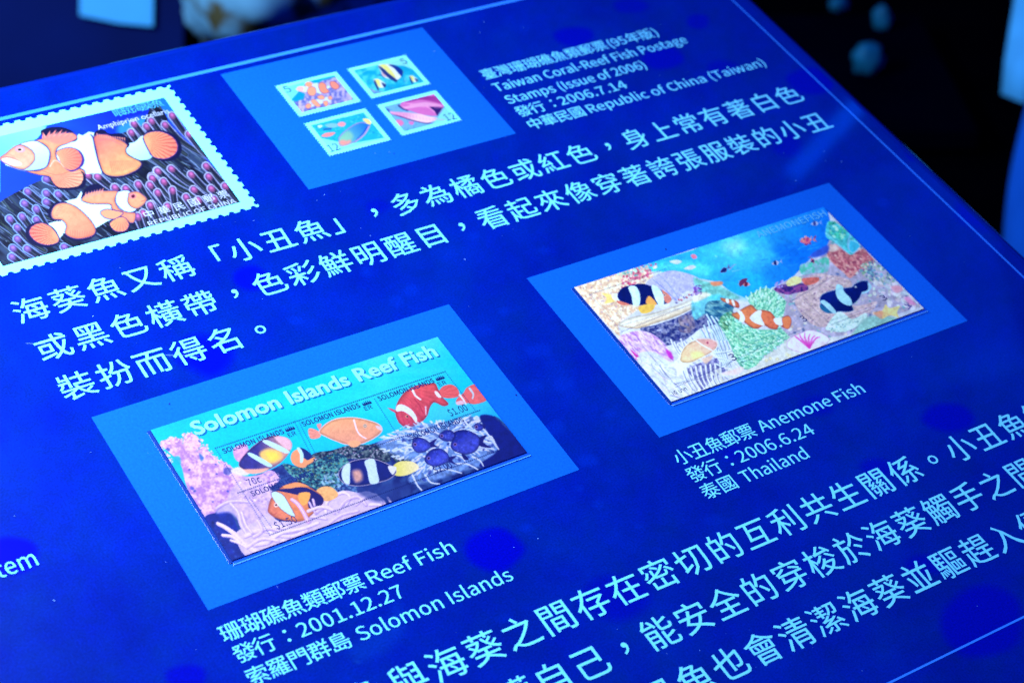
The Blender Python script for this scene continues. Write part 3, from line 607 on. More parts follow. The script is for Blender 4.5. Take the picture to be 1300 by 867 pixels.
def p_idol(K):
    K.fill((20, 185, 220)); K.cells([(440, 90), (515, 70), (546, 110), (470, 128)], (10, 165, 215), (70, 210, 235), 6, 2.)
    K.poly(zl((560, 200), (840, 110), (960, 220), (1010, 320), (900, 280), (820, 250), (700, 240)), (135, 230, 235))
    K.stroke(zl((240, 370), (380, 290), (520, 230)), .9, (110, 225, 240), alpha=.8); K.stroke(zl((290, 440), (420, 400), (520, 370)), .7, (60, 205, 235), alpha=.7)
    K.cells(zl((280, 480), (450, 560), (620, 590), (440, 630), (400, 600)), (150, 160, 215), (80, 150, 210), 2.5, 8.)
    K.hatch(zl((300, 420), (1080, 400), (1100, 460), (440, 600)), [(40, 160, 200), (120, 220, 235), (70, 130, 190)], 90, (2, 5), (.4, .8), .5, 1.2, .6, .3, 3)
    NV, YE, WT = (25, 50, 130), (235, 230, 130), (225, 240, 240)
    K.poly(zl((500, 240), (620, 225), (700, 240), (810, 310), (805, 370), (740, 430), (690, 430), (620, 410), (560, 380), (530, 320)), WT)
    K.poly(zl((520, 240), (600, 240), (690, 340), (720, 400), (650, 370), (590, 300)), YE, soft=1.5); K.poly(zl((500, 250), (560, 280), (640, 350), (740, 430), (720, 455), (640, 410), (560, 340)), NV)
    K.poly(zl((630, 235), (720, 245), (812, 310), (800, 385), (770, 360), (700, 280)), (10, 50, 150)); K.poly(zl((545, 330), (610, 385), (570, 385), (550, 360)), (215, 170, 190))
    K.stroke(zl((490, 375), (540, 370), (575, 415)), .9, NV, .5)
    for (dx, dy, k) in ((0, 0, 1.), (430, -60, .72)):
        f = lambda *p: zl(*[(515+(x-515)*k+dx, 485+(y-485)*k+dy) for x, y in p])
        K.poly(f((440, 425), (500, 415), (560, 450), (600, 490), (570, 525), (520, 525), (460, 480)), WT); K.poly(f((460, 430), (510, 430), (530, 520), (500, 500)), YE, soft=1.5)
        K.poly(f((445, 430), (470, 450), (510, 550), (490, 555), (455, 480)), NV); K.poly(f((540, 460), (600, 490), (575, 525)), NV)
def p_parrot(K):
    K.fill((25, 175, 220)); K.hatch([(384, 156), (466, 136), (498, 180), (416, 202)], [(60, 205, 235), (15, 140, 200), (110, 215, 225), (20, 120, 190)], 420, (1.5, 4), (.4, 1.0), .3, 1.4, .7, .4, 5, smooth=False)
    K.poly(zm((240, 490), (420, 530), (560, 560), (760, 570), (1160, 500), (1160, 520), (430, 700)), (125, 230, 240), smooth=False)
    K.poly(zm((545, 560), (550, 490), (640, 400), (760, 320), (860, 290), (955, 310), (960, 350), (900, 450), (800, 530), (700, 580), (600, 610), (555, 600)), (110, 190, 190), (20, 110, 220), (zm((600, 560))[0], zm((930, 320))[0]), edge=(1.2, (150, 130, 205)))
    K.poly(zm((600, 580), (560, 520), (640, 420), (700, 420), (740, 480), (700, 540)), (150, 205, 165), alpha=.6, soft=4); K.poly(zm((548, 570), (580, 530), (650, 540), (700, 530), (700, 570), (600, 608)), (225, 150, 150), soft=3)
    K.stroke(zm((955, 350), (890, 460), (770, 560)), 2.2, (185, 150, 225), 1.); K.stroke(zm((930, 350), (870, 440), (790, 520)), 1.2, (30, 60, 190), .6)
    K.poly(zm((870, 245), (920, 235), (985, 265), (985, 310), (940, 315), (900, 280)), (245, 220, 150)); K.stroke(zm((900, 262), (950, 275), (960, 300)), .8, (240, 190, 120))
    K.poly(zm((300, 480), (350, 440), (440, 425), (495, 430), (450, 470), (370, 490)), (235, 140, 150)); K.poly(zm((250, 335), (300, 325), (320, 345), (270, 365)), (190, 225, 240))
    K.poly(zm((350, 325), (440, 300), (520, 310), (520, 350), (420, 365)), (120, 185, 210)); K.poly(zm((530, 300), (590, 280), (640, 310), (600, 345), (540, 340)), (235, 150, 170))
    for i in range(3): K.stroke(zm((330, 370+i*14), (440, 366+i*10)), .8, (20, 60, 160), alpha=.8)
    K.dots(zm((620, 215))[0], zm((880, 150))[0], 1.9, .6, (170, 230, 250))
def p_trumpet(K):
    K.fill((110, 175, 225)); K.hatch([(476, 133), (556, 113), (588, 155), (508, 175)], [(60, 130, 205), (150, 200, 235), (170, 140, 205), (40, 100, 180)], 260, (1.5, 4), (.4, 1.1), .3, 1.4, .7, .4, 7, smooth=False)
    K.poly(zn((440, 215), (880, 95), (1030, 265), (920, 415), (860, 420), (700, 400), (560, 350), (480, 330), (400, 280)), (215, 110, 195), smooth=False)
    for i in range(16):
        t = i/15; K.stroke(zn((470+t*300, 220-t*80+(i % 2)*20), (700+t*150, 190-t*40), (990-t*60, 250-t*110)), .9, (150, 40, 140), .6, alpha=.7); K.stroke(zn((470+t*260, 240+t*60), (680+t*120, 265+t*20), (880+t*10, 330+t*50)), .9, (240, 150, 215), .6, alpha=.7)
    K.poly(zn((390, 275), (480, 290), (600, 250), (760, 230), (900, 250), (990, 275), (900, 290), (760, 280), (560, 310), (450, 320)), (235, 160, 215))
    K.poly(zn((810, 295), (900, 290), (1000, 300), (950, 370), (920, 415), (880, 350)), (45, 25, 110), smooth=False)
    for i in range(5): K.stroke(zn((880+i*24, 280), (895+i*22, 315)), .9, (225, 130, 205), .4)
    K.stroke(zn((390, 275), (450, 320), (520, 345)), 2.6, (55, 40, 130), 1.2); K.stroke(zn((300, 385), (420, 425), (600, 480), (760, 515), (830, 510)), 2.2, (70, 40, 130), 1.2)
    K.poly(zn((275, 355), (340, 360), (500, 370), (660, 385), (800, 420), (910, 440), (1020, 475), (900, 480), (800, 510), (700, 500), (560, 465), (400, 415), (290, 390)), (228, 155, 205), (250, 205, 230), (zn((500, 380))[0], zn((620, 480))[0]))
    for i in range(12): K.stroke(zn((360+i*45, 378+i*7), (372+i*45, 412+i*7)), .5, (200, 90, 170), alpha=.6)
    K.poly(zn((350, 480), (420, 470), (460, 520), (410, 560), (370, 530)), (225, 120, 180), soft=2); K.poly(zn((530, 490), (600, 500), (580, 540), (540, 530)), (215, 120, 195))
    K.poly(zn((860, 520), (930, 430), (1030, 290), (1200, 450), (1180, 480)), (130, 225, 235), smooth=False); K.stroke(zn((880, 455), (1030, 475)), 1.2, (215, 160, 215), .4)
    K.dot(zn((230, 345))[0], 3.2, (40, 60, 170), .8, 2.6)
small('small stamp of two orange clownfish, numeral 5, upper left of the four', (.9945, -.9770, 1.1980, -.8255), p_clown, '5', (zk((180, 325))[0], zk((268, 318))[0], .030))
small('small stamp of black, white and yellow striped fish, numeral 5, upper right of the four', (1.2330, -.9770, 1.4350, -.8270), p_idol, '5', (zl((775, 190))[0], zl((865, 188))[0], .028))
small('small stamp of a green parrotfish with yellow tail, lower left of the four', (.9930, -.7955, 1.1940, -.6420), p_parrot, '12', (zm((395, 650))[0], zm((540, 620))[0], .030))
small('small stamp of long slender pink fish, numeral 12, lower right of the four', (1.2320, -.7965, 1.4345, -.6465), p_trumpet, '12', (zn((1020, 445))[0], zn((1165, 412))[0], .030))

# ------------------------------------------------------------------ miniature sheets in clear mounts
def sheet(name, r, label, th=.0046, ext=.0115):
    t = thing(name, ((r[0]+r[2])/2, (r[1]+r[3])/2), label, 'stamp sheet')
    v, f = box_data(*r, .0007, th); mesh_obj('paper', v, f, M['shaded_side'], t)
    e = .0022                                            # clear mount: pale film edge below; dark left edge has shade in its colour
    v, f = box_data(r[0]-.001, r[3]+ext-e*.8, r[2]+.006, r[3]+ext, .0007, .0026); mesh_obj('mount_edge', v, f, M['mount_edge'], t)
    v, f = box_data(r[0]+.0, r[3]+.0005, r[2]+.004, r[3]+ext-e, .0007, .0020); mesh_obj('mount_film', v, f, M['mount_film'], t)
    v, f = box_data(r[0]-.0075, r[1]-.001, r[0]-.0008, r[3]+.004, .0007, .0026); mesh_obj('mount_edge', v, f, M['shaded_side'], t)
    return t
M['mount_film'] = principled('mount_film', (.01, .09, .55), .2, .6)
SB_ = (.1071, .0957, .9075, .5266)
so = sheet('stamp_sheet', SB_, 'turquoise stamp sheet of many reef fish and pink coral on the left pale blue card')
K = Canvas(SB_[0]+.0004, SB_[1]+.0004, SB_[2]-.0004, SB_[3]-.0004, 640)
a_, b_, c_, d_, e_ = Zoom(190, 430, 5.1), Zoom(340, 430, 5.1), Zoom(470, 420, 4.333), Zoom(230, 560, 5.421), Zoom(400, 380, 2.55)
K.fill((0, 200, 246)); n_ = fbm(K.x*.35, K.y, 26, 3.)-.5
K.C[..., 0] += np.clip((K.x-330)/220, 0, 1)*38*(1+n_*2); K.C[..., 1] += 22*np.clip((K.x-250)/260, 0, 1)+30*n_; K.C[..., 1] -= np.clip((K.y+.335*K.x-690)/110, 0, 1)*70
K.poly(c_((-60, 120), (60, 80), (300, 20), (380, 40), (330, 110), (160, 190), (0, 220)), (90, 230, 245), alpha=.5, soft=30)
# reef floor
REEF = np.vstack([d_((540, 235), (620, 205), (700, 165), (745, 170), (830, 190), (920, 150)), b_((300, 750), (400, 735), (520, 700), (640, 700), (760, 660), (830, 655), (1000, 620))])
REEF = np.vstack([REEF, c_((240, 560), (420, 545), (540, 480), (640, 500), (680, 475), (740, 520), (870, 680), (600, 780), (300, 880)), d_((700, 700), (350, 850), (150, 560), (240, 330))])
K.poly(REEF, (22, 46, 130), smooth=False); K.cells(REEF, (16, 34, 110), (50, 90, 160), 9, 6., amt=.7)
G1 = np.vstack([b_((290, 755), (420, 730), (520, 700), (700, 690), (830, 660)), c_((230, 590), (230, 700), (150, 740)), e_((220, 470), (240, 530), (100, 520), (0, 560), (-50, 600), (-60, 560))])
K.cells(G1, (14, 34, 66), (96, 122, 132), 3.2, 12.); K.blobs(G1, [(20, 22, 80), (16, 20, 60), (110, 100, 130), (215, 205, 235), (60, 110, 120), (20, 40, 70), (170, 180, 200)], 1500, (.4, 1.1), .8, 1.3, .3, 1.5, smooth=False, seed=3)
G2 = d_((700, 160), (830, 190), (920, 150), (1060, 90), (1150, 150), (1120, 300), (960, 350), (800, 270), (740, 230))
K.cells(G2, (12, 62, 104), (80, 165, 165), 3.0, 5.); K.blobs(G2, [(14, 44, 90), (70, 160, 150), (150, 200, 190), (12, 22, 70), (100, 130, 90), (10, 20, 60)], 700, (.4, 1.1), .8, 1.3, seed=5)
# pink soft coral on the left
PC = np.vstack([a_((70, 690), (120, 660), (190, 655), (215, 690), (225, 640), (270, 620), (320, 660), (330, 700), (300, 740), (350, 705), (400, 760), (440, 790), (460, 830)), d_((250, 140), (290, 150), (350, 190), (430, 250), (540, 240), (600, 210), (650, 230), (670, 280), (600, 330), (470, 380), (400, 450), (330, 420), (230, 500), (180, 540), (110, 480), (70, 400), (30, 300), (-10, 160))])
K.poly(PC, (205, 165, 226)); rg = random.Random(4); mk = K.mask(PC); K.cells(PC, (176, 132, 212), (232, 200, 238), 5.5, 6.)
for i in range(1300):
    p = np.array((rg.uniform(195, 360), rg.uniform(545, 665))); q = rg.uniform(.5, 1.3); d = rg.choice([(238, 210, 242), (224, 188, 234), (214, 168, 220), (240, 220, 244), (168, 126, 210), (226, 176, 210)])
    K.dot(p, q*1.3, d, .5, q, clip=mk, ang=rg.uniform(0, 3))
for p in a_((75, 720), (90, 690), (125, 670), (165, 662), (205, 672), (235, 640), (262, 628), (300, 640), (325, 668), (318, 712), (360, 712), (395, 760), (415, 790), (450, 805), (470, 835), (500, 825), (100, 760), (140, 800), (85, 705), (145, 662), (248, 650), (312, 690), (340, 725), (378, 735), (405, 775), (435, 795), (485, 835), (110, 780)):
    for k in range(9): K.dot(p+np.array((rg.uniform(-4, 4), rg.uniform(-3.4, 3.4))), rg.uniform(.7, 1.5), rg.choice([(236, 204, 240), (220, 178, 232), (204, 158, 220), (240, 215, 240)]), .9)
K.poly(a_((150, 780), (190, 770), (200, 820), (160, 820)), (10, 180, 235), alpha=.8, soft=2); K.poly(a_((320, 750), (350, 780), (330, 800)), (40, 110, 210), alpha=.8, soft=2)
K.blobs(PC, [(60, 70, 190), (30, 60, 170)], 26, (.8, 2.2), .7, 1.3, seed=6); K.poly(d_((300, 190), (350, 200), (330, 240), (290, 230)), (30, 60, 160), alpha=.6, soft=2)
K.poly(d_((160, 540), (240, 500), (320, 480), (370, 560), (420, 700), (500, 790), (350, 850), (240, 700)), (22, 44, 150), tex=(.2, 6))
K.blobs(d_((200, 560), (330, 560), (420, 720), (340, 830)), [(10, 20, 90), (50, 90, 190)], 60, (.5, 1.6), .6, seed=9)
K.poly(d_((240, 500), (320, 420), (480, 400), (600, 560), (640, 640), (480, 660), (400, 560), (330, 500)), (188, 175, 232), tex=(.12, 8), soft=4)
Z2 = Zoom(200, 500, 3.941)
K.blobs(Z2((820, 420), (900, 400), (1000, 440), (980, 520), (880, 520), (830, 480)), [(120, 180, 220), (90, 140, 200), (170, 210, 230), (140, 190, 210)], 120, (.7, 1.8), .8, 1.3, .3, seed=61)
K.poly(Z2((420, 430), (520, 430), (570, 500), (570, 620), (480, 660), (420, 640), (380, 560), (350, 520)), (206, 184, 232), tex=(.18, 4), soft=3)
K.blobs(Z2((540, 390), (600, 400), (610, 440), (530, 450)), [(150, 130, 220), (190, 165, 235)], 30, (.6, 1.5), .8, seed=62); K.blobs(Z2((420, 430), (560, 430), (570, 560), (400, 560)), [(222, 200, 240), (180, 150, 218), (236, 216, 244)], 130, (.6, 1.5), .8, seed=63)
PT = Z2((390, 720), (420, 680), (500, 640), (560, 600), (600, 640), (700, 640), (760, 590), (850, 520), (930, 490), (1000, 500), (1060, 495), (1140, 550), (1080, 600), (800, 690), (600, 765), (450, 820))
K.poly(PT, (216, 200, 238), tex=(.08, 4)); rg = random.Random(12)
def curl(pts, w, z=d_, c=(232, 214, 242), w2=None, sh=(150, 130, 200)):
    p = z(*pts); K.stroke(p+np.array((.8, 1.)), w+.6, sh, w2, alpha=.6); K.stroke(p, w, c, w2); K.stroke(p-np.array((.3, .5)), w*.35, (248, 240, 252), w2 and w2*.3, alpha=.7)
curl([(250, 575), (300, 600), (370, 650), (440, 720), (520, 770)], 4.2, w2=7.); curl([(285, 655), (350, 665), (400, 700)], 3.6, w2=4.5); curl([(340, 690), (400, 710), (450, 740)], 2.8, w2=3.5)
curl([(240, 470), (310, 430), (390, 420), (460, 425)], 3., c=(205, 185, 235)); curl([(340, 440), (390, 500), (410, 580), (450, 650)], 4.2, c=(206, 188, 238), w2=5.)
curl([(440, 660), (540, 620), (620, 640), (600, 700), (500, 720)], 5.); curl([(560, 610), (700, 600), (760, 640), (700, 690)], 5.); curl([(640, 650), (760, 660), (860, 620)], 4.5)
for q in [[(840, 600), (850, 540), (920, 500), (960, 520), (940, 560)], [(900, 590), (940, 540), (1000, 520), (1040, 560)], [(990, 560), (1040, 520), (1090, 510), (1120, 550)], [(760, 640), (800, 590), (850, 570), (880, 600)], [(480, 700), (560, 680), (640, 700), (700, 690)], [(560, 740), (620, 700), (720, 680), (800, 650)], [(700, 640), (760, 620), (840, 630)], [(450, 770), (520, 730), (600, 740)], [(500, 640), (520, 690), (480, 720)], [(420, 600), (440, 660), (470, 700)], [(860, 650), (920, 610), (1000, 590)], [(1150, 525), (1165, 548)], [(1060, 560), (1110, 560), (1120, 590)]]: curl(q, rg.uniform(2.6, 3.8), z=Z2, c=rg.choice([(228, 208, 240), (218, 196, 238), (238, 224, 246)]))
# orange anemonefish, lower left
K.poly(d_((930, 350), (980, 320), (1040, 330), (1080, 380), (1020, 420), (960, 410)), (246, 190, 120), tex=(.1, 3)); 
K.poly(d_((598, 470), (620, 400), (660, 350), (720, 310), (800, 295), (880, 325), (960, 380), (975, 430), (930, 480), (850, 550), (760, 560), (660, 540), (605, 505)), (228, 130, 105), (240, 150, 90), (d_((620, 500))[0], d_((900, 350))[0]), tex=(.1, 4), edge=(.6, (150, 60, 80)))
K.poly(d_((650, 345), (720, 335), (830, 325), (900, 345), (975, 400), (960, 450), (880, 470), (860, 400), (760, 370)), (30, 28, 110)); K.poly(d_((700, 318), (800, 292), (880, 322), (830, 318), (740, 335)), (240, 160, 100))
K.poly(d_((815, 365), (885, 365), (870, 430), (830, 450), (805, 400)), (248, 180, 90)); K.poly(d_((618, 370), (650, 355), (700, 380), (740, 440), (782, 520), (760, 525), (690, 480), (640, 420)), (200, 245, 250), edge=(.6, (120, 60, 100)))
K.dot(d_((652, 448))[0], 2.7, (250, 240, 235)); K.dot(d_((652, 448))[0], 1.7, (180, 110, 100)); K.dot(d_((652, 448))[0], 1., (30, 20, 60)); K.stroke(d_((615, 505), (640, 515), (655, 500)), .7, (170, 70, 80))
curl([(760, 410), (800, 440), (840, 500), (870, 560)], 4., c=(226, 180, 225), w2=5.5); curl([(905, 410), (915, 450)], 2.6, c=(220, 190, 235)); curl([(880, 430), (900, 470), (920, 500)], 2.4, c=(206, 180, 236)); curl([(870, 490), (960, 460), (1040, 480)], 3.4)
# dark striped fish with a yellow patch, upper left
K.poly(d_((340, 210), (400, 185), (470, 215), (450, 245), (380, 240)), (225, 225, 215), soft=2); 
K.poly(d_((360, 60), (440, 30), (460, 80), (410, 150), (370, 130)), (215, 165, 220), tex=(.15, 3))
K.poly(d_((395, 170), (450, 85), (540, 10), (620, -25), (700, -20), (752, 10), (755, 60), (700, 140), (610, 200), (500, 222), (460, 218)), (50, 50, 140), (236, 175, 150), (d_((520, 100))[0], d_((740, 110))[0]), tex=(.12, 4), edge=(.5, (190, 120, 140)))
K.poly(d_((540, 90), (600, 60), (680, 80), (690, 130), (620, 165), (560, 140)), (248, 205, 110), soft=4); K.poly(d_((580, 90), (640, 85), (670, 120), (620, 145)), (255, 225, 90), soft=3)
K.poly(d_((640, -15), (700, -22), (750, 5), (755, 60), (720, 60)), (232, 190, 205), soft=2); K.poly(d_((430, 205), (520, 200), (600, 195), (560, 225), (480, 235)), (240, 180, 160), soft=2)
K.poly(d_((456, 92), (480, 90), (560, 130), (625, 175), (600, 186), (530, 150), (470, 112)), (185, 235, 250)); K.poly(d_((556, 0), (600, 5), (690, 45), (745, 82), (715, 92), (620, 50), (565, 18)), (190, 235, 250))
# small orange fish beside it
K.poly(d_((752, 120), (770, 80), (820, 60), (870, 80), (900, 120), (880, 150), (850, 190), (800, 185), (765, 160)), (240, 160, 110)); K.poly(d_((810, 55), (860, 70), (900, 115), (870, 140), (830, 110)), (20, 40, 120)); K.poly(d_((795, 58), (815, 55), (840, 100), (835, 150), (818, 155), (815, 100)), (190, 240, 248)); K.poly(d_((860, 150), (915, 120), (905, 150), (870, 170)), (244, 165, 110))
# peach anemonefish
K.poly(b_((315, 565), (345, 560), (335, 600)), (225, 150, 150)); K.poly(b_((260, 600), (280, 588), (330, 608), (345, 625), (330, 650), (285, 658), (266, 640)), (238, 158, 140), rays=(*b_((345, 625))[0], 22, .12, 2))
K.poly(b_((330, 612), (375, 560), (440, 528), (520, 518), (600, 525), (690, 550), (730, 575), (735, 610), (690, 650), (640, 675), (600, 690), (520, 695), (450, 675), (370, 640)), (246, 178, 128), (236, 165, 135), (b_((480, 540))[0], b_((500, 690))[0]), tex=(.07, 4), edge=(1., (245, 205, 205)))
K.poly(b_((515, 680), (560, 665), (600, 680), (580, 705), (540, 710)), (248, 180, 130)); K.poly(b_((700, 570), (735, 580), (735, 605), (700, 585)), (230, 205, 210)); K.stroke(b_((556, 535), (575, 600), (600, 635), (635, 655)), 2.0, (245, 235, 250), 1.4)
K.dot(b_((628, 573))[0], 2.6, (240, 215, 190)); K.dot(b_((628, 573))[0], 1.9, (120, 110, 110)); K.dot(b_((628, 573))[0], 1.1, (240, 220, 190))
# red banded fish and its neighbour at the sheet edge
RD, RD2 = (232, 92, 98), (205, 70, 100)
K.poly(c_((95, 430), (140, 445), (160, 470), (120, 450)), (215, 90, 120)); K.poly(c_((375, 345), (400, 312), (445, 303), (478, 325), (487, 365), (440, 378), (395, 372)), (240, 105, 105), rays=(*c_((375, 355))[0], 20, .12, 3))
K.poly(c_((138, 440), (155, 390), (190, 345), (250, 310), (320, 300), (355, 298), (372, 330), (392, 370), (428, 408), (400, 420), (350, 400), (325, 430), (310, 475), (270, 515), (210, 540), (165, 520), (142, 480)), RD, RD2, (c_((250, 330))[0], c_((260, 520))[0]), tex=(.12, 5), edge=(.5, (190, 50, 80)), rays=(*c_((120, 300))[0], 60, .08, 10))
K.poly(c_((145, 420), (175, 412), (225, 440), (255, 485), (250, 515), (225, 480), (180, 450), (142, 450)), (225, 245, 252)); K.stroke(c_((232, 335), (248, 365), (275, 385)), 3., (240, 248, 252), 1.8); K.stroke(c_((240, 380), (270, 420), (290, 460)), 1., (180, 50, 80)); K.stroke(c_((303, 425), (305, 470)), 1.8, (235, 220, 240), 1.); K.poly(c_((352, 345), (365, 340), (390, 372), (370, 372)), (240, 245, 250))
K.dot(c_((200, 478))[0], 2., (240, 150, 130)); K.dot(c_((202, 478))[0], 1.2, (60, 20, 70))
K.poly(c_((470, 400), (480, 375), (510, 350), (530, 320), (580, 300), (605, 330), (640, 385), (580, 410), (530, 405), (495, 415)), (238, 110, 110), tex=(.1, 4)); K.stroke(c_((490, 360), (510, 385), (525, 410)), 2.6, (235, 245, 250), 1.6); K.stroke(c_((545, 325), (565, 355), (560, 380)), 2.8, (200, 225, 235), 1.6); K.poly(c_((470, 400), (500, 390), (520, 405), (480, 415)), (235, 200, 215))
# white anemone and violet damsels, right
WA = np.vstack([e_((200, 470), (260, 440), (330, 410), (430, 400), (500, 385), (540, 405), (580, 430), (590, 490), (540, 540), (480, 560), (420, 580), (350, 600), (300, 590), (330, 540), (240, 500))])
K.poly(WA, (110, 155, 222), alpha=.9, tex=(.35, 4), soft=4)
rg = random.Random(31)
for i in range(420):
    c0 = np.array((rg.uniform(485, 632), 0.)); c0[1] = 585-.36*(c0[0]-485)+rg.uniform(-38, 34); a = math.atan2(c0[1]-560, c0[0]-565)+rg.uniform(-.5, .5)
    d = np.array((math.cos(a), math.sin(a)*.8)); L_ = rg.uniform(5, 12)
    if not (e_((170, 0))[0][0] < c0[0] < 634): continue
    K.stroke([c0, c0+d*L_*.5+(.5, -.4), c0+d*L_], rg.uniform(1.8, 3.0), rg.choice([(195, 225, 250), (215, 238, 253), (170, 200, 245), (225, 232, 248)]), 1.2, alpha=.9, clip=K.mask(WA) if i == 0 else wm_) if i else None
    if i == 0: wm_ = K.mask(WA+np.sign(WA-WA.mean(0))*3)
K.blobs(WA, [(30, 50, 150), (20, 35, 120), (90, 120, 190)], 70, (.8, 2.2), .7, 1.5, -.3, 1., seed=21, smooth=False)
K.poly(c_((600, 480), (650, 470), (700, 500), (860, 670), (720, 730), (640, 760), (600, 740), (700, 660), (640, 560)), (14, 30, 130), tex=(.15, 6), soft=2)
for q in [[(590, 515), (640, 570), (690, 640), (705, 660)], [(600, 560), (640, 600), (680, 610)], [(600, 640), (640, 650), (680, 660)], [(520, 505), (540, 530), (560, 545)], [(300, 640), (320, 690), (340, 700)], [(560, 700), (600, 720), (620, 750)], [(470, 740), (530, 740), (590, 770)], [(350, 780), (420, 770), (500, 790)], [(300, 800), (330, 840), (380, 850)], [(230, 800), (260, 860), (300, 900)], [(190, 680), (210, 650), (240, 660)], [(640, 600), (665, 590), (690, 640)]]:
    K.stroke(c_(*q), 2.6, (190, 218, 246), 1.4); K.stroke(c_(*q)-np.array((0, .6)), .9, (228, 240, 252), .5)
VB, VB2 = (24, 38, 150), (62, 78, 205)
def damsel(pts, tail, eye):
    K.poly(c_(*tail), (25, 30, 120)); K.poly(c_(*pts), VB, VB2, (c_(pts[0])[0]+(0, -6), c_(pts[0])[0]+(8, 6)), tex=(.22, 3), edge=(.8, (20, 25, 110)))
    K.blobs(c_(*pts), [(95, 120, 228), (30, 40, 160)], 26, (.4, .8), .7, seed=int(eye[0])); K.dot(c_(eye)[0], 2.2, (150, 120, 200)); K.dot(c_(eye)[0], 1.4, (15, 15, 80))
damsel([(232, 615), (245, 595), (290, 600), (325, 625), (330, 645), (300, 670), (260, 675), (232, 650)], [(320, 625), (365, 600), (350, 630), (372, 645), (325, 645)], (245, 632))
damsel([(375, 590), (400, 560), (440, 555), (465, 580), (450, 610), (410, 612)], [(455, 570), (480, 560), (470, 600)], (392, 585))
damsel([(300, 705), (330, 665), (380, 655), (420, 680), (430, 715), (390, 745), (340, 750), (305, 730)], [(420, 705), (475, 695), (450, 720), (480, 745), (425, 725)], (320, 708))
damsel([(443, 630), (460, 590), (470, 560), (530, 555), (590, 585), (600, 620), (580, 665), (530, 685), (480, 675), (448, 655)], [(590, 600), (640, 580), (620, 620), (665, 650), (600, 640)], (465, 632)); K.poly(c_((500, 685), (520, 690), (540, 715), (515, 715)), (20, 25, 110))
damsel([(572, 530), (590, 515), (620, 530), (610, 552), (585, 555)], [(612, 530), (632, 520), (628, 548)], (582, 536))
# black and white fish with yellow tail, middle
K.poly(e_((245, 555), (270, 530), (315, 530), (335, 550), (300, 572), (262, 575)), (228, 228, 110), (250, 245, 190), (e_((260, 555))[0], e_((330, 550))[0]))
K.poly(e_((75, 575), (85, 550), (120, 528), (180, 520), (235, 538), (262, 560), (240, 585), (190, 600), (140, 608), (95, 600)), (18, 34, 125), tex=(.1, 4), edge=(.7, (200, 190, 220)))
K.poly(e_((92, 545), (112, 535), (112, 570), (110, 602), (92, 595), (85, 570)), (200, 235, 250)); K.poly(e_((160, 528), (190, 522), (200, 560), (205, 595), (178, 600), (168, 560)), (200, 235, 250)); K.poly(e_((120, 562), (142, 556), (152, 572), (150, 590), (130, 596)), (214, 165, 155), soft=5, tex=(.2, 3)); K.poly(e_((235, 545), (262, 548), (250, 572)), (225, 235, 245))
K.poly(e_((130, 620), (200, 605), (290, 600), (300, 640), (200, 660)), (35, 60, 140), alpha=.7, soft=5)
# perforations and small print
for A, B in [(a_((425, 718)), c_((410, 232))), (d_((390, 365)), c_((600, 445))), (d_((610, 655)), c_((730, 655)))]: K.dots(A[0], B[0], 2.6, .80, (8, 30, 100))
for A, B in [(a_((425, 718)), d_((610, 655))), (b_((170, 545)), b_((300, 800))), (b_((690, 400)), c_((160, 600))), (c_((410, 232)), c_((580, 450))), (b_((200, 545)), b_((330, 800))), (d_((470, 400)), d_((620, 600)))]: K.dots(A[0], B[0], 2.6, .62, (10, 45, 120), .85)
K.C *= (1+.12*(fbm(K.x, K.y, 2.0, 31.)-.5))[..., None]
K.build('picture', (1.45, 1.8, 2.2), so, .0050)
def strip(parent, mat, name, specs, z=.0055):
    for text, A, B, h, k in specs:
        L = Lettering(); L.bold = .0004 if len(text) > 3 and h < .02 else 0.
        a, b = at(*A), at(*B); L.latin(text, a[0], b[0], (a[1]+b[1])/2+k, h, z, off=0); L.obj(name, M[mat], parent)
TA, TB = (243, 545), (552, 448)
ta, tb = at(*TA), at(*TB); print('title', ta, tb)
for nm, mt, dx, dy, z, h in (('title_shadow', 'ink_shadow', .0028, .0030, .0055, .0440), ('title', 'ink_title', 0, 0, .0061, .0420)):
    L = Lettering(); L.bold = .0012; L.latin('Solomon Islands Reef Fish', ta[0]+dx, tb[0]+dx, (ta[1]+tb[1])/2+dy, h, z, off=0, font='b')
    L.obj(nm, M[mt], so)
strip(so, 'ink_dark', 'small_lettering', [
    ('SOLOMON ISLANDS', a_((470, 735))[0], b_((100, 610))[0], .0150, 0), ('SOLOMON ISLANDS', b_((220, 562))[0], b_((592, 440))[0], .0150, 0), ('SOLOMON ISLANDS', c_((40, 380))[0], c_((348, 283))[0], .0150, 0),
    ('SOLOMON ISLANDS', d_((475, 365))[0], d_((905, 235))[0], .0150, 0), ('SOLOMON ISLANDS', c_((215, 590))[0], c_((510, 497))[0], .0150, 0),
    ('70c', d_((447, 290))[0], d_((548, 275))[0], .0200, 0), ('$1.50', d_((640, 590))[0], d_((790, 545))[0], .0210, 0), ('$1.00', c_((427, 458))[0], c_((530, 430))[0], .0210, 0), ('$2.00', c_((345, 770))[0], c_((445, 745))[0], .0190, 0),
    ('ER', b_((128, 632))[0], b_((180, 620))[0], .0130, 0), ('ER', b_((622, 462))[0], b_((672, 450))[0], .0130, 0), ('ER', c_((372, 302))[0], c_((415, 290))[0], .0130, 0)])
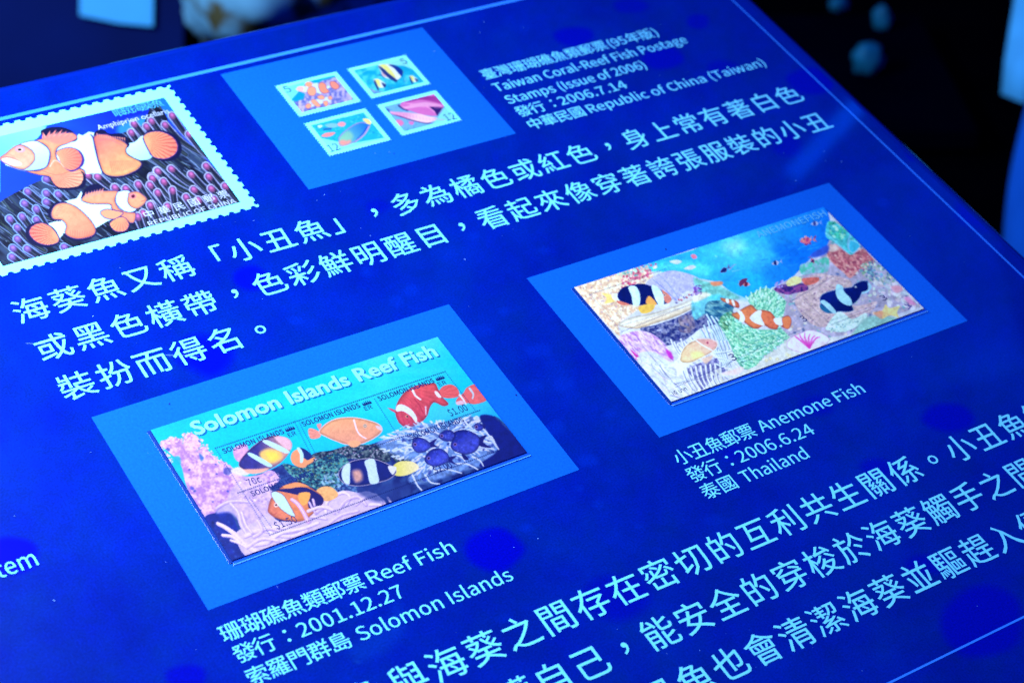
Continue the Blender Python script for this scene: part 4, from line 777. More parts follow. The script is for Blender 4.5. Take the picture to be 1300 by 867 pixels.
# little crown crests over the ciphers
def crest(p):
    x, y = at(*p); V = []; F = []
    def tri(a, b, c): n = len(V); V.extend([(x+q[0], y+q[1], .0055) for q in (a, b, c)]); F.append((n, n+1, n+2))
    for i in range(5): tri((-.010+i*.005-.0028, .003), (-.010+i*.005+.0028, .003), (-.010+i*.005, -.006-.002*(2-abs(i-2))))
    n = len(V); V.extend([(x-.012, y+.0035, .0056), (x+.012, y+.0035, .0056), (x+.012, y+.0060, .0056), (x-.012, y+.0060, .0056)]); F.append((n, n+1, n+2, n+3))
    o = mesh_obj('crest', V, F, M['ink_dark'], so)
for p in (b_((140, 592))[0], b_((637, 425))[0], c_((380, 268))[0]): crest(p)
# ------------------------------------------------------------------ the anemone fish sheet
SC_ = (1.3481, .0792, 2.2344, .5348)
th_ = sheet('stamp_sheet', SC_, 'pastel souvenir stamp sheet of anemone fish over painted coral, on the right pale blue card')
K = Canvas(SC_[0]+.0004, SC_[1]+.0004, SC_[2]-.0004, SC_[3]-.0004, 640)
g, h, i_, j, q = Zoom(720, 320, 4.333), Zoom(880, 260, 5.1), Zoom(1020, 270, 5.419), Zoom(840, 380, 6.194), Zoom(930, 220, 3.097)
K.fill((205, 205, 225))
# water
WATER = np.vstack([g((330, 130), (440, 70)), h((0, 300), (200, 200), (500, 90), (860, 0), (900, 200), (850, 300), (760, 350), (640, 480), (520, 540), (430, 590), (330, 610), (240, 570), (160, 510), (60, 490), (0, 480)), g((620, 150), (500, 110))])
K.poly(WATER, (50, 172, 245), (20, 120, 236), (h((300, 250))[0], h((760, 420))[0]), smooth=False, tex=(.10, 22))
K.poly(h((60, 300), (260, 200), (420, 240), (500, 330), (380, 420), (180, 400)), (80, 205, 250), alpha=.75, soft=26); K.poly(h((190, 270), (280, 230), (330, 280), (260, 330)), (150, 225, 250), alpha=.75, soft=14); K.poly(g((430, 110), (520, 70), (680, 60), (780, 90), (760, 150), (620, 110)), (90, 215, 235), alpha=.8, soft=8)
K.poly(h((220, 560), (330, 440), (450, 480), (440, 580), (330, 612)), (40, 180, 245), alpha=.7, soft=12); K.poly(h((520, 300), (640, 260), (760, 340), (640, 400)), (15, 110, 230), alpha=.7, soft=12)
K.hatch(h((380, 330), (520, 280), (860, 150), (860, 300), (600, 420)), [(30, 120, 225), (60, 170, 245)], 40, (6, 18), (.6, 1.4), -.3, .2, .45, .1, 4)
# sand and textured coral, left
SAND = g((35, 200), (250, 125), (420, 95), (480, 150), (540, 260), (380, 330), (280, 400), (290, 470), (240, 430), (140, 320))
K.poly(SAND, (226, 205, 205), smooth=False); K.cells(SAND, (214, 176, 158), (244, 226, 208), 3.2, 3.)
K.blobs(SAND, [(190, 150, 150), (245, 235, 225), (215, 170, 150), (170, 140, 170), (235, 200, 170)], 700, (.4, 1.1), .75, 1.4, .4, 1.5, smooth=False, seed=2)
for a, b in (((320, 160), (360, 190)), ((350, 130), (380, 150)), ((380, 110), (420, 140)), ((410, 95), (465, 120))): K.blobs(g((a[0]-25, a[1]-25), (b[0]+25, a[1]-25), (b[0]+25, b[1]+15), (a[0]-25, b[1]+15)), [(215, 110, 140), (245, 205, 205), (190, 80, 120)], 40, (.8, 2.), .85, seed=a[0])
K.blobs(g((260, 125), (420, 80), (450, 110), (330, 150)), [(90, 170, 180), (150, 200, 190), (235, 235, 220)], 50, (.8, 1.8), .8, seed=14)
K.poly(g((430, 185), (480, 140), (560, 110), (640, 120), (720, 150), (738, 190), (700, 220), (640, 230), (600, 275), (560, 260), (500, 220)), (184, 180, 232), tex=(.08, 4)); K.blobs(g((450, 180), (560, 115), (730, 160), (690, 220), (600, 270)), [(160, 158, 220), (205, 200, 242)], 260, (.35, .8), .8, seed=5)
K.stroke(g((470, 160), (520, 200), (600, 275)), .8, (90, 110, 190), alpha=.7); K.stroke(g((500, 130), (560, 190), (610, 260)), .8, (120, 140, 205), alpha=.7)
SH = g((280, 410), (340, 370), (480, 340), (600, 300), (700, 260), (760, 235), (790, 250), (700, 310), (600, 360), (480, 400), (380, 430))
K.poly(SH, (235, 228, 225), (222, 190, 165), (g((500, 330))[0], g((520, 400))[0]), tex=(.08, 4), edge=(.6, (200, 180, 180))); K.poly(g((700, 265), (780, 235), (860, 220), (900, 260), (820, 290), (740, 300)), (90, 195, 220), tex=(.2, 4), soft=3)
for t in range(9): K.dot(g((600+t*14, 285-t*7-8*(t % 2)))[0], 1.5, (150, 50, 80) if t % 3 else (60, 60, 150)); K.dot(g((602+t*14, 283-t*7-8*(t % 2)))[0], .8, (250, 215, 215))
K.blobs(g((690, 215), (740, 200), (745, 240), (690, 250)), [(90, 60, 170), (150, 110, 200)], 24, (.8, 1.8), .9, seed=3)
# dark folds and grey-violet coral
FD = np.vstack([g((400, 430), (480, 410), (600, 370), (700, 320), (780, 300)), j((430, 20), (520, 60), (560, 120), (520, 160), (440, 200), (300, 240), (180, 330), (60, 370), (-20, 380), (-80, 330))])
K.poly(FD, (66, 72, 135), smooth=False, tex=(.25, 5)); K.cells(FD, (40, 50, 120), (130, 130, 175), 3.5, 7.)
K.hatch(FD, [(170, 175, 210), (40, 45, 110), (110, 110, 165), (200, 200, 220), (70, 60, 130)], 360, (3, 8), (.5, 1.1), -.1, .9, .7, .4, 6, smooth=False)
K.poly(j((240, 20), (350, 0), (420, 30), (380, 80), (330, 130), (260, 170), (235, 120)), (110, 190, 215), tex=(.2, 4), soft=3)
K.cells(j((350, 40), (450, 20), (560, 60), (540, 130), (480, 190), (400, 170), (340, 130)), (40, 95, 140), (120, 170, 185), 2.6, 4., ang=.3, stretch=(3, 1)); K.hatch(j((350, 40), (450, 20), (560, 60), (540, 130), (480, 190), (400, 170)), [(20, 60, 100), (130, 180, 190), (60, 120, 150)], 90, (3, 8), (.4, .9), .2, .5, .7, .2, 8)
K.blobs(j((130, 160), (220, 130), (260, 200), (230, 270), (140, 260)), [(130, 110, 140), (90, 85, 130), (170, 150, 165)], 60, (1, 2.4), .7, 1.6, 1.2, .3, seed=8)
# pink tubes, left lower edge
PKC = g((280, 480), (340, 450), (400, 440), (470, 460), (540, 520), (585, 590), (560, 610), (480, 560), (400, 560), (380, 600), (320, 540))
K.poly(PKC, (214, 180, 228), tex=(.1, 4)); K.hatch(PKC, [(240, 215, 245), (190, 130, 210), (225, 190, 235), (160, 110, 195)], 150, (4, 9), (1., 2.), .75, .35, .8, .1, 5); K.poly(g((345, 545), (390, 580), (385, 602), (355, 575)), (200, 60, 170), soft=2); K.poly(g((540, 545), (570, 560), (580, 595), (555, 585)), (190, 60, 190), soft=2)
# long pale tentacles bottom left
PALE = np.vstack([g((290, 480), (370, 590), (460, 570), (560, 620), (620, 600)), j((100, 400), (200, 330), (300, 240), (440, 240), (520, 330), (600, 500), (640, 560), (560, 620), (80, 830))])
K.poly(PALE, (212, 214, 232), smooth=False, alpha=.92); K.hatch(PALE, [(235, 232, 240), (180, 178, 210), (150, 150, 195), (225, 205, 225), (205, 215, 230), (240, 236, 228)], 300, (8, 22), (.8, 1.9), .70, .35, .75, .12, 9, smooth=False)
DK = j((200, 560), (300, 510), (400, 480), (470, 470), (520, 560), (420, 620), (340, 700), (300, 720), (250, 640)); K.cells(DK, (96, 92, 160), (170, 165, 205), 4, 3.)
def stems(z, lst, c, w=2.4, sh=(70, 80, 140)):
    for p in lst: p = z(*p); K.stroke(p+np.array((.9, .3)), w+.5, sh, w*.7, alpha=.7); K.stroke(p, w, c, w*.75); K.stroke(p-np.array((.5, .1)), w*.3, (245, 246, 252), w*.2, alpha=.8)
stems(j, [[(70+k*26, 330-k*2+(k % 3)*22), (100+k*28, 400+(k % 2)*14), (150+k*24, 470)] for k in range(9)], (206, 206, 228)); stems(j, [[(300+k*30, 250-(k % 3)*34), (345+k*30, 330), (372+k*30, 400)] for k in range(7)], (176, 200, 226)); stems(j, [[(350+k*38, 130+k*14), (400+k*36, 220), (450+k*30, 330)] for k in range(4)], (170, 205, 230), 2.2)
stems(j, [[(400+k*22, 400+k*4), (440+k*16, 470), (480+k*14, 540)] for k in range(5)], (196, 212, 232)); stems(j, [[(150+k*38, 560+k*(-6)), (180+k*36, 640), (230+k*36, 720)] for k in range(9)], (218, 214, 232)); stems(j, [[(420, 430), (480, 425), (540, 415)], [(440, 470), (500, 480), (540, 500)], [(430, 520), (480, 540), (530, 500)]], (210, 222, 236), 2.)
K.hatch(j((330, 620), (560, 520), (640, 560), (500, 700), (360, 740)), [(240, 236, 225), (205, 200, 190), (215, 215, 230)], 60, (6, 14), (1, 2), 1.2, .3, .8, .1, 12)
# green anemone, centre
GA = np.vstack([h((350, 610), (400, 570), (470, 545), (560, 580), (640, 590), (690, 620), (680, 680), (650, 740)), j((1050, 160), (1060, 230), (1000, 290), (900, 380), (800, 450), (740, 530), (650, 560), (590, 500), (540, 380), (480, 260), (440, 190), (520, 110), (620, 200), (760, 250), (900, 250), (720, 90))])
K.poly(GA, (120, 195, 165), smooth=False); K.cells(GA, (70, 150, 130), (150, 215, 190), 3.6, 5., amt=.8)
rg = random.Random(77); gm = K.mask(GA, False)
def gfinger(p, a, L_, w, c): 
    d = np.array((math.cos(a), math.sin(a))); K.stroke([p+(.6, .7), p+d*L_+(.6, .7)], w+.6, (60, 140, 130), w*.8, alpha=.5, clip=gm2); K.stroke([p, p+d*L_], w, c, w*.75, clip=gm2); K.dot(p+d*.3-np.array((.2, .4)), w*.27, (225, 248, 232), .7, clip=gm2)
gm2 = np.ones((K.ny, K.nx))
for y in range(352, 480, 3):
    for x in range(905, 1025, 4):
        p = np.array((x+rg.uniform(-2, 2), y+rg.uniform(-1.5, 1.5))); r_ = np.hypot(K.x-p[0], K.y-p[1]); k = np.unravel_index(np.argmin(r_), r_.shape)
        if gm[k] < .5 or r_[k] > 2: continue
        a = math.atan2(p[1]-440, p[0]-950)+math.pi if p[1] < 400 and p[0] > 950 else rg.uniform(-.1, .8)+math.pi*.02
        gfinger(p, a+rg.uniform(-.3, .3), rg.uniform(2.6, 4.6), rg.uniform(2.2, 3.3), rg.choice([(150, 222, 190), (172, 230, 200), (138, 208, 178), (160, 222, 212), (190, 236, 212), (120, 190, 160)]))
for p, a in [(h(v)[0], w) for v, w in [((400, 575), -1.2), ((430, 560), -1.5), ((465, 552), -1.4), ((500, 560), -1.2), ((380, 590), -1.9), ((355, 610), -2.3), ((545, 580), -1.), ((600, 590), -.9), ((650, 600), -.9)]]: gfinger(p+(0, 2), a, 5., 2.2, (200, 245, 220))
K.hatch(j((440, 180), (520, 110), (560, 130), (520, 260)), [(90, 150, 110), (150, 200, 150), (60, 110, 90)], 50, (4, 9), (.8, 1.6), .9, .4, .8, .1, 3); K.hatch(j((640, 380), (800, 270), (950, 240), (900, 330), (740, 400)), [(50, 140, 165), (90, 180, 180)], 30, (5, 12), (.6, 1.3), -.3, .4, .6, .1, 3)
# sand at the bottom centre
SD = np.vstack([j((660, 570), (740, 530), (820, 450), (920, 390), (1010, 300), (1060, 240)), i_((0, 800), (100, 850), (250, 870)), j((1115, 430), (640, 620))])
K.poly(SD, (214, 212, 215), smooth=False, tex=(.08, 4)); K.blobs(SD, [(190, 185, 190), (235, 232, 225), (215, 200, 180)], 120, (.5, 1.3), .6, 1.4, seed=4, smooth=False)
for p in ((820, 490), (850, 475), (905, 480), (980, 445), (1000, 455)): K.dot(j(p)[0], 2., (222, 205, 165)); K.dot(j(p)[0], 1., (240, 235, 215))
K.poly(j((470, 590), (540, 570), (620, 540), (640, 560), (590, 600), (500, 605)), (238, 205, 210), soft=2)
# reef, right half
RK = np.vstack([h((520, 560), (560, 520), (640, 480), (700, 470), (760, 420), (860, 300)), i_((70, 300), (160, 240), (240, 60), (330, 140), (470, 320), (620, 470), (800, 660), (560, 730), (300, 850), (-60, 900), (-160, 800), (-120, 620))])
K.poly(RK, (182, 170, 200), smooth=False, tex=(.15, 6)); K.blobs(RK, [(130, 150, 195), (215, 190, 195), (110, 175, 180), (225, 222, 210), (90, 110, 165), (190, 215, 195), (225, 190, 170)], 620, (.6, 2.0), .75, 1.4, .3, 1.5, smooth=False, seed=5)
CO = np.vstack([h((690, 560), (760, 520), (830, 480)), i_((30, 450), (110, 430), (190, 440), (280, 460), (330, 500), (330, 640), (420, 640), (500, 620), (470, 680), (330, 740), (190, 790), (60, 780), (-60, 640))])
K.poly(CO, (208, 178, 186), tex=(.16, 4)); K.blobs(CO, [(140, 105, 150), (235, 212, 208), (180, 136, 158), (226, 190, 180)], 700, (.4, .9), .7, 1.5, -.4, .4, seed=15)
K.poly(i_((160, 80), (200, 70), (260, 110), (320, 160), (385, 230), (350, 280), (320, 300), (260, 250), (200, 210), (150, 170)), (85, 195, 205), tex=(.25, 3)); K.blobs(i_((170, 70), (230, 80), (300, 150), (240, 200), (180, 150)), [(80, 200, 160), (170, 230, 200), (50, 150, 150)], 60, (.8, 2.), .8, 1.5, .5, seed=3)
K.stroke(i_((150, 150), (230, 220), (320, 300)), 1.8, (130, 215, 235), .8); K.stroke(i_((320, 160), (300, 230), (320, 280)), 1.6, (140, 190, 235), .8); K.poly(i_((320, 200), (385, 235), (340, 285), (310, 260)), (70, 185, 220), edge=(.6, (180, 220, 245)))
K.cells(i_((150, 250), (210, 230), (270, 270), (330, 300), (400, 258), (450, 300), (490, 350), (430, 390), (380, 400), (320, 460), (270, 420), (210, 370), (170, 320)), (176, 90, 105), (225, 150, 150), 3., 9.); K.blobs(i_((170, 290), (330, 300), (410, 265), (490, 350), (320, 450), (220, 370)), [(150, 70, 95), (235, 175, 170), (205, 120, 125)], 140, (.5, 1.3), .75, 1.7, .6, .6, seed=6)
K.poly(i_((160, 240), (210, 230), (240, 260), (200, 280), (165, 270)), (230, 195, 190), soft=2)
K.cells(np.vstack([h((520, 560), (560, 530), (640, 520), (720, 520), (740, 560), (660, 580), (600, 590))]), (60, 40, 120), (150, 80, 150), 3., 2.); K.poly(h((600, 510), (640, 475), (690, 480), (695, 510), (650, 530), (610, 535)), (240, 225, 165), tex=(.15, 3)); K.poly(h((700, 490), (750, 480), (810, 480), (800, 510), (730, 530)), (215, 110, 100), tex=(.2, 3)); K.blobs(h((520, 520), (600, 490), (600, 530), (540, 550)), [(170, 150, 210), (120, 100, 190)], 30, (.8, 1.8), .8, seed=4)
K.cells(h((690, 400), (760, 380), (866, 350), (866, 440), (780, 450), (700, 460)), (90, 190, 170), (150, 190, 210), 3., 4.); K.poly(np.vstack([h((760, 330), (866, 270), (866, 320), (790, 350))]), (60, 90, 200), soft=3)
K.blobs(i_((380, 390), (480, 340), (640, 490), (560, 520), (440, 470)), [(110, 160, 180), (180, 205, 190), (90, 110, 160), (215, 215, 200), (140, 180, 150)], 240, (.5, 1.5), .85, 1.6, .8, .8, seed=16)
K.blobs(i_((480, 480), (620, 480), (800, 640), (640, 700), (540, 600)), [(235, 225, 230), (225, 200, 215), (200, 210, 225)], 100, (1, 2.8), .8, 1.5, .5, seed=18); K.poly(i_((600, 520), (650, 510), (680, 540), (630, 560)), (235, 165, 185), soft=2); K.poly(i_((690, 600), (720, 590), (770, 640), (730, 640)), (225, 150, 195), soft=2)
K.poly(i_((240, 690), (330, 740), (420, 700), (430, 730), (350, 800), (260, 830), (180, 820), (150, 800)), (205, 228, 225), tex=(.12, 3)); K.blobs(i_((160, 780), (330, 740), (430, 700), (350, 800), (200, 830)), [(120, 160, 180), (240, 245, 240)], 80, (.5, 1.1), .7, seed=9)
K.poly(i_((430, 730), (560, 720), (640, 740), (540, 790), (400, 850), (330, 850)), (150, 195, 190), tex=(.15, 4), soft=4)
# starfish, shell, little signs
K.poly(i_((480, 700), (540, 680), (560, 640), (590, 665), (660, 650), (640, 690), (650, 730), (590, 715), (540, 740), (530, 710)), (240, 190, 130), (235, 215, 150), (i_((500, 700))[0], i_((630, 680))[0]), tex=(.1, 3)); K.poly(i_((482, 700), (540, 685), (535, 735), (520, 735)), (238, 160, 130), soft=2, alpha=.8)
SHL = np.vstack([h((640, 860), (700, 820), (770, 810), (830, 850)), h((860, 900), (700, 980), (640, 930))]); SHL = Zoom(930, 220, 3.097)((215, 690), (225, 655), (265, 635), (300, 622), (350, 635), (378, 660), (340, 690), (280, 710))
K.poly(SHL, (244, 225, 240), edge=(.6, (200, 150, 200)))
for a in range(6): K.stroke(q((300, 690), (285+a*14-30, 655), (262+a*20-20, 632+abs(a-2)*6)), 3.2, (225, 70, 190), 1.0, alpha=.75)
K.stroke(i_((690, 640), (720, 650), (740, 655)), 1.2, (60, 50, 140)); K.stroke(i_((715, 635), (730, 660), (718, 672)), 1.2, (70, 60, 150))
# the fish
NV = (12, 26, 100)
K.poly(g((190, 235), (230, 240), (280, 255), (285, 270), (240, 285), (205, 290), (215, 262)), (244, 205, 130), tex=(.06, 3)); K.poly(g((245, 240), (285, 240), (290, 272), (255, 272)), (222, 235, 250))
K.poly(g((275, 240), (300, 205), (350, 190), (410, 182), (460, 195), (510, 215), (560, 250), (570, 275), (540, 292), (480, 295), (400, 300), (320, 292), (282, 268)), NV); K.poly(g((270, 275), (300, 280), (340, 295), (320, 300), (285, 295)), (215, 120, 110)); K.poly(g((520, 215), (560, 245), (572, 272), (550, 290), (530, 270), (525, 240)), (215, 130, 120))
K.poly(g((335, 200), (375, 197), (398, 240), (395, 298), (362, 300), (352, 250)), (205, 230, 245)); K.poly(g((462, 195), (490, 197), (522, 235), (530, 290), (505, 300), (480, 260)), (210, 235, 250)); K.poly(g((445, 250), (470, 265), (490, 295), (455, 300), (430, 285)), (245, 165, 90)); K.poly(g((390, 315), (430, 295), (480, 300), (460, 335), (410, 345)), (238, 190, 90), tex=(.08, 3)); K.dot(g((533, 245))[0], 1.5, (250, 225, 220)); K.dot(g((533, 245))[0], .9, (40, 20, 60))
K.poly(j((120, 615), (110, 560), (60, 530), (30, 560), (100, 500), (140, 450), (160, 400), (230, 335), (300, 318), (380, 322), (430, 345), (436, 380), (400, 420), (320, 470), (240, 510), (180, 560)), (232, 226, 236)); K.poly(j((145, 500), (150, 430), (190, 370), (250, 335), (330, 325), (400, 335), (436, 370), (400, 420), (320, 465), (220, 510)), (246, 208, 170), (240, 190, 175), (j((180, 480))[0], j((350, 340))[0]), tex=(.05, 4), edge=(.7, (250, 240, 240)))
K.poly(j((270, 330), (330, 322), (400, 330), (432, 360), (395, 400), (340, 370)), (228, 165, 165), soft=3); K.stroke(j((262, 330), (320, 372), (400, 416)), 1.5, (248, 240, 244), 1.); K.dot(j((357, 352))[0], 1.8, (205, 110, 130)); K.dot(j((357, 352))[0], .8, (90, 30, 60)); K.poly(j((230, 430), (290, 420), (330, 450), (250, 480)), (248, 220, 150), soft=4, alpha=.8); K.poly(j((310, 480), (360, 460), (400, 450), (380, 490), (340, 515)), (225, 190, 180), soft=2)
def cf(z, body, whites, oranges, edgec=(150, 70, 90)):
    K.poly(z(*body), (238, 140, 90), (225, 105, 80), (z(body[0])[0], z(body[len(body)//2])[0]), tex=(.1, 3), edge=(.5, edgec))
    for w in whites: K.poly(z(*w), (235, 238, 248))
    for o in oranges: K.poly(z(*o), (236, 130, 85), edge=(.4, edgec))
cf(j, [(550, 125), (590, 110), (640, 80), (700, 55), (745, 95), (790, 95), (850, 110), (885, 150), (900, 165), (950, 150), (990, 140), (1015, 175), (1000, 235), (960, 235), (920, 215), (900, 245), (850, 240), (800, 215), (750, 240), (700, 230), (640, 185), (600, 170), (565, 150)],
   [[(588, 100), (615, 100), (650, 150), (640, 190), (608, 178), (612, 140)], [(690, 150), (740, 105), (780, 100), (778, 150), (805, 215), (750, 205), (705, 180)], [(882, 160), (935, 155), (950, 165), (945, 215), (905, 210), (880, 185)]], [[(945, 160), (990, 142), (1015, 175), (998, 238), (960, 235), (948, 200)]])
cf(j, [(460, 0), (500, 5), (560, 15), (600, 40), (605, 75), (570, 70), (510, 40), (470, 20)], [[(500, 5), (520, 5), (525, 40), (505, 35)], [(545, 20), (560, 15), (575, 60), (560, 60)]], [])
K.poly(i_((110, 600), (130, 570), (180, 550), (220, 540), (270, 530), (330, 520), (350, 500), (400, 478), (440, 485), (455, 520), (430, 550), (400, 560), (380, 600), (350, 630), (330, 645), (340, 680), (300, 692), (240, 690), (200, 700), (150, 690), (120, 650)), (14, 34, 125), (8, 24, 95), (i_((200, 560))[0], i_((300, 680))[0]), edge=(.5, (120, 170, 215)))
K.poly(i_((225, 505), (265, 515), (275, 550), (320, 600), (330, 640), (300, 648), (250, 620), (220, 570)), (170, 220, 240)); K.poly(i_((112, 622), (140, 612), (190, 650), (222, 695), (200, 702), (150, 660)), (170, 215, 235)); K.poly(i_((108, 640), (130, 650), (190, 698), (150, 697), (115, 670)), (40, 110, 160)); K.poly(i_((440, 490), (465, 515), (450, 548), (405, 570), (400, 555), (440, 540)), (165, 210, 235)); K.dot(i_((355, 520))[0], 1.2, (200, 215, 235))
def mini(p, s, c, ang, c2=None):
    p = np.array(p, float); d = np.array((math.cos(ang), math.sin(ang))); n = np.array((-d[1], d[0])); K.poly([p+d*s, p+n*s*.5, p-d*s*.7, p-d*s*1.3+n*s*.5, p-d*s*1.1, p-d*s*1.3-n*s*.4, p-d*s*.7, p-n*s*.5], c, edge=(.4, (150, 90, 140)) if c2 is None else None)
    if c2: K.poly([p+d*s*.5+n*s*.4, p+n*s*.45, p-n*s*.4, p+d*s*.5-n*s*.3], c2)
mini(h((735, 240))[0], 9, (222, 110, 130), 3.0); K.blobs(h((690, 215), (790, 215), (790, 260), (690, 270)), [(240, 150, 140), (150, 50, 110)], 18, (.8, 1.6), .8, seed=2); mini(h((332, 520))[0], 6.5, (225, 140, 150), .2, (110, 40, 70)); K.poly(h((295, 510), (320, 488), (350, 488), (325, 520), (300, 540)), (110, 50, 90)); mini(h((768, 368))[0], 4.5, (190, 90, 120), 1.0, (70, 40, 100)); mini(h((535, 385))[0], 6, (190, 190, 230), 2.9, (20, 40, 110)); mini(h((200, 430))[0], 6, (25, 40, 110), 2.6); mini(h((790, 130))[0], 6, (170, 180, 225), 3., (60, 70, 150)); K.stroke(h((230, 430), (260, 400), (275, 395)), 1.4, (150, 160, 215), .5); K.stroke(h((250, 440), (300, 430)), 1.4, (110, 190, 245), .5)
K.poly(g((560, 60), (600, 50), (628, 60), (600, 75)), (200, 210, 225)); K.poly(g((640, 100), (680, 80), (706, 88), (680, 105)), (205, 205, 220)); K.poly(g((678, 25), (700, 20), (712, 40), (690, 45)), (225, 130, 160)); K.stroke(h((380, 425), (420, 430)), 2., (60, 175, 240), .6); K.stroke(h((140, 340), (150, 345)), 1.6, (120, 220, 250))
K.poly(i_((370, 260), (390, 250), (390, 270)), (230, 200, 200))
K.poly(h((0, 480), (60, 500), (140, 520), (220, 560), (300, 610), (240, 620), (160, 590), (80, 600), (20, 560)), (120, 190, 190), tex=(.25, 4), soft=3); K.poly(h((110, 510), (180, 505), (185, 525), (130, 535)), (225, 140, 110), soft=2); K.poly(h((0, 590), (60, 575), (110, 590), (60, 620), (0, 640)), (232, 225, 215), soft=3); K.blobs(h((0, 540), (50, 530), (50, 590), (0, 590)), [(110, 60, 170), (160, 130, 205)], 20, (.8, 1.8), .8, seed=2)
# perforations
for A, B in [(g((125, 240)), g((540, 100))), (g((300, 445)), g((690, 290))), (g((590, 735)), g((780, 690))), (j((110, 700)), j((1110, 240))), (j((10, 290)), j((290, 245))), (i_((-90, 620)), i_((200, 450))), (i_((190, 780)), i_((520, 650))), (j((600, 515)), j((700, 480)))]: K.dots(A[0], B[0], 2.1, .5, (50, 50, 110), .8)
for A, B in [(g((125, 240)), g((300, 445))), (g((410, 520)), g((590, 735))), (j((430, 180)), j((640, 520))), (j((520, 240)), j((680, 390))), (i_((-90, 620)), i_((100, 780))), (i_((0, 610)), i_((190, 780)))]: K.dots(A[0], B[0], 2.2, .45, (60, 60, 120), .6)
for z, a, b in ((i_, (190, 750), (520, 640)), (g, (300, 410), (640, 310)), (j, (120, 670), (330, 600))): K.dots(z(a)[0], z(b)[0], 1.5, .4, (90, 110, 170), .7)
K.C *= (1+.16*(fbm(K.x, K.y, 2.0, 31.)-.5)+.10*(fbm(K.x, K.y, 9., 17.)-.5))[..., None]
K.C[:] = 128+(K.C-128)*1.10; K.C *= (1+.20*(fbm(K.x, K.y, 4.0, 51.)-.5))[..., None]
K.build('picture', (.97, .97, 1.5), th_, .0050)
strip(th_, 'ink_dark', 'small_lettering', [('3', h((690, 745))[0], h((722, 740))[0], .0210, .002), ('3', j((528, 470))[0], j((575, 460))[0], .0230, 0), ('3', i_((525, 600))[0], i_((562, 590))[0], .0200, 0)])
L = Lettering(); a_1, b_1 = at(*j((75, 745))[0]), at(*j((195, 718))[0]); L.latin('10 บาท', a_1[0], b_1[0], (a_1[1]+b_1[1])/2, .0120, .0055, off=0, font='b'); L.obj('small_lettering', M['ink_dark'], th_)
strip(th_, 'ink_pale2', 'title', [('ANEMONEFISH', h((408, 205))[0], h((850, 62))[0], .0240, 0)])
# ================================================================== WHAT STANDS BEHIND THE PANEL (all out of focus)
FW = (ray(650, 433, 2)-ray(650, 433, 1)); FW.z = 0; FW.normalize(); SIDE = Vector((FW.y, -FW.x, 0))
def free_thing(name, loc, label, cat, group=None):
    o = bpy.data.objects.new(name, None); COL.objects.link(o); o.location = loc; o.empty_display_size = .05; return tag(o, label, cat, group)
def slab(name, pix, d, thick, mat, parent, loc):
    """a real slab: an outline seen at distance d, given its own thickness away from the viewer"""
    f = [ray(x, y, d)-loc for x, y in pix]; b = [p+FW*thick for p in f]; n = len(f)
    o = world_obj(name, f+b, [tuple(range(n)), tuple(range(2*n-1, n-1, -1))]+[(i, i+n, (i+1) % n+n, (i+1) % n) for i in range(n)], mat, parent=parent)
    bm = bmesh.new(); bm.from_mesh(o.data); bmesh.ops.recalc_face_normals(bm, faces=bm.faces); bm.to_mesh(o.data); bm.free(); return o
def blob(name, loc, r, mat, parent=None, seed=1, amp=.25, sub=4, sc=(1, 1, 1), origin=None):
    from mathutils import noise as N
    bm = bmesh.new(); bmesh.ops.create_icosphere(bm, subdivisions=sub, radius=1)
    for v in bm.verts:
        k = 1+amp*N.noise(v.co*1.6+Vector((seed, 0, 0)))+amp*.5*N.noise(v.co*4+Vector((0, seed, 0)))
        v.co = Vector((v.co.x*sc[0], v.co.y*sc[1], v.co.z*sc[2]))*k*r+(Vector(loc)-(origin or Vector((0, 0, 0))))
    me = bpy.data.meshes.new(name); bm.to_mesh(me); bm.free(); me.materials.append(mat); me.polygons.foreach_set('use_smooth', [True]*len(me.polygons))
    o = bpy.data.objects.new(name, me); COL.objects.link(o)
    if parent: o.parent = parent
    return o
M['bg_board'] = principled('partition_navy', (.0, .005, .065), .7, .05, noise=.25, nscale=5)
M['bg_sheet'] = principled('notice_pale_blue', (.06, .40, .72), .6, .2, noise=.05, nscale=20)
M['bg_wall'] = principled('dark_wall', (.0002, .0002, .001), .9, .0, noise=.3, nscale=3)
M['teal'] = principled('teal_stone', (.002, .10, .18), .6, .2, noise=.35, nscale=40)
M['seat_blue'] = principled('seat_blue', (.004, .10, .55), .5, .3, noise=.12, nscale=18)
M['pale_cloth'] = principled('cloth_pale_blue', (.08, .42, .75), .7, .1, noise=.12, nscale=25)
M['black_plinth'] = principled('plinth_black', (.0002, .0003, .003), .8, .0, noise=.3, nscale=8)
mr_ = bpy.data.materials.new('mottled_rock'); mr_.use_nodes = True; nt = mr_.node_tree; bs = nt.nodes['Principled BSDF']; bs.inputs['Roughness'].default_value = .8; bs.inputs['Specular IOR Level'].default_value = .1
tc = nt.nodes.new('ShaderNodeTexCoord'); nz = nt.nodes.new('ShaderNodeTexNoise'); nz.inputs['Scale'].default_value = 17; nz.inputs['Detail'].default_value = 3; cr = nt.nodes.new('ShaderNodeValToRGB')
nt.links.new(tc.outputs['Object'], nz.inputs['Vector']); nt.links.new(nz.outputs['Fac'], cr.inputs['Fac']); nt.links.new(cr.outputs['Color'], bs.inputs['Base Color'])
cr.color_ramp.elements[0].position = .40; cr.color_ramp.elements[0].color = (.10, .075, .03, 1); cr.color_ramp.elements[1].position = .50; cr.color_ramp.elements[1].color = (.16, .36, .48, 1)
M['rock'] = mr_
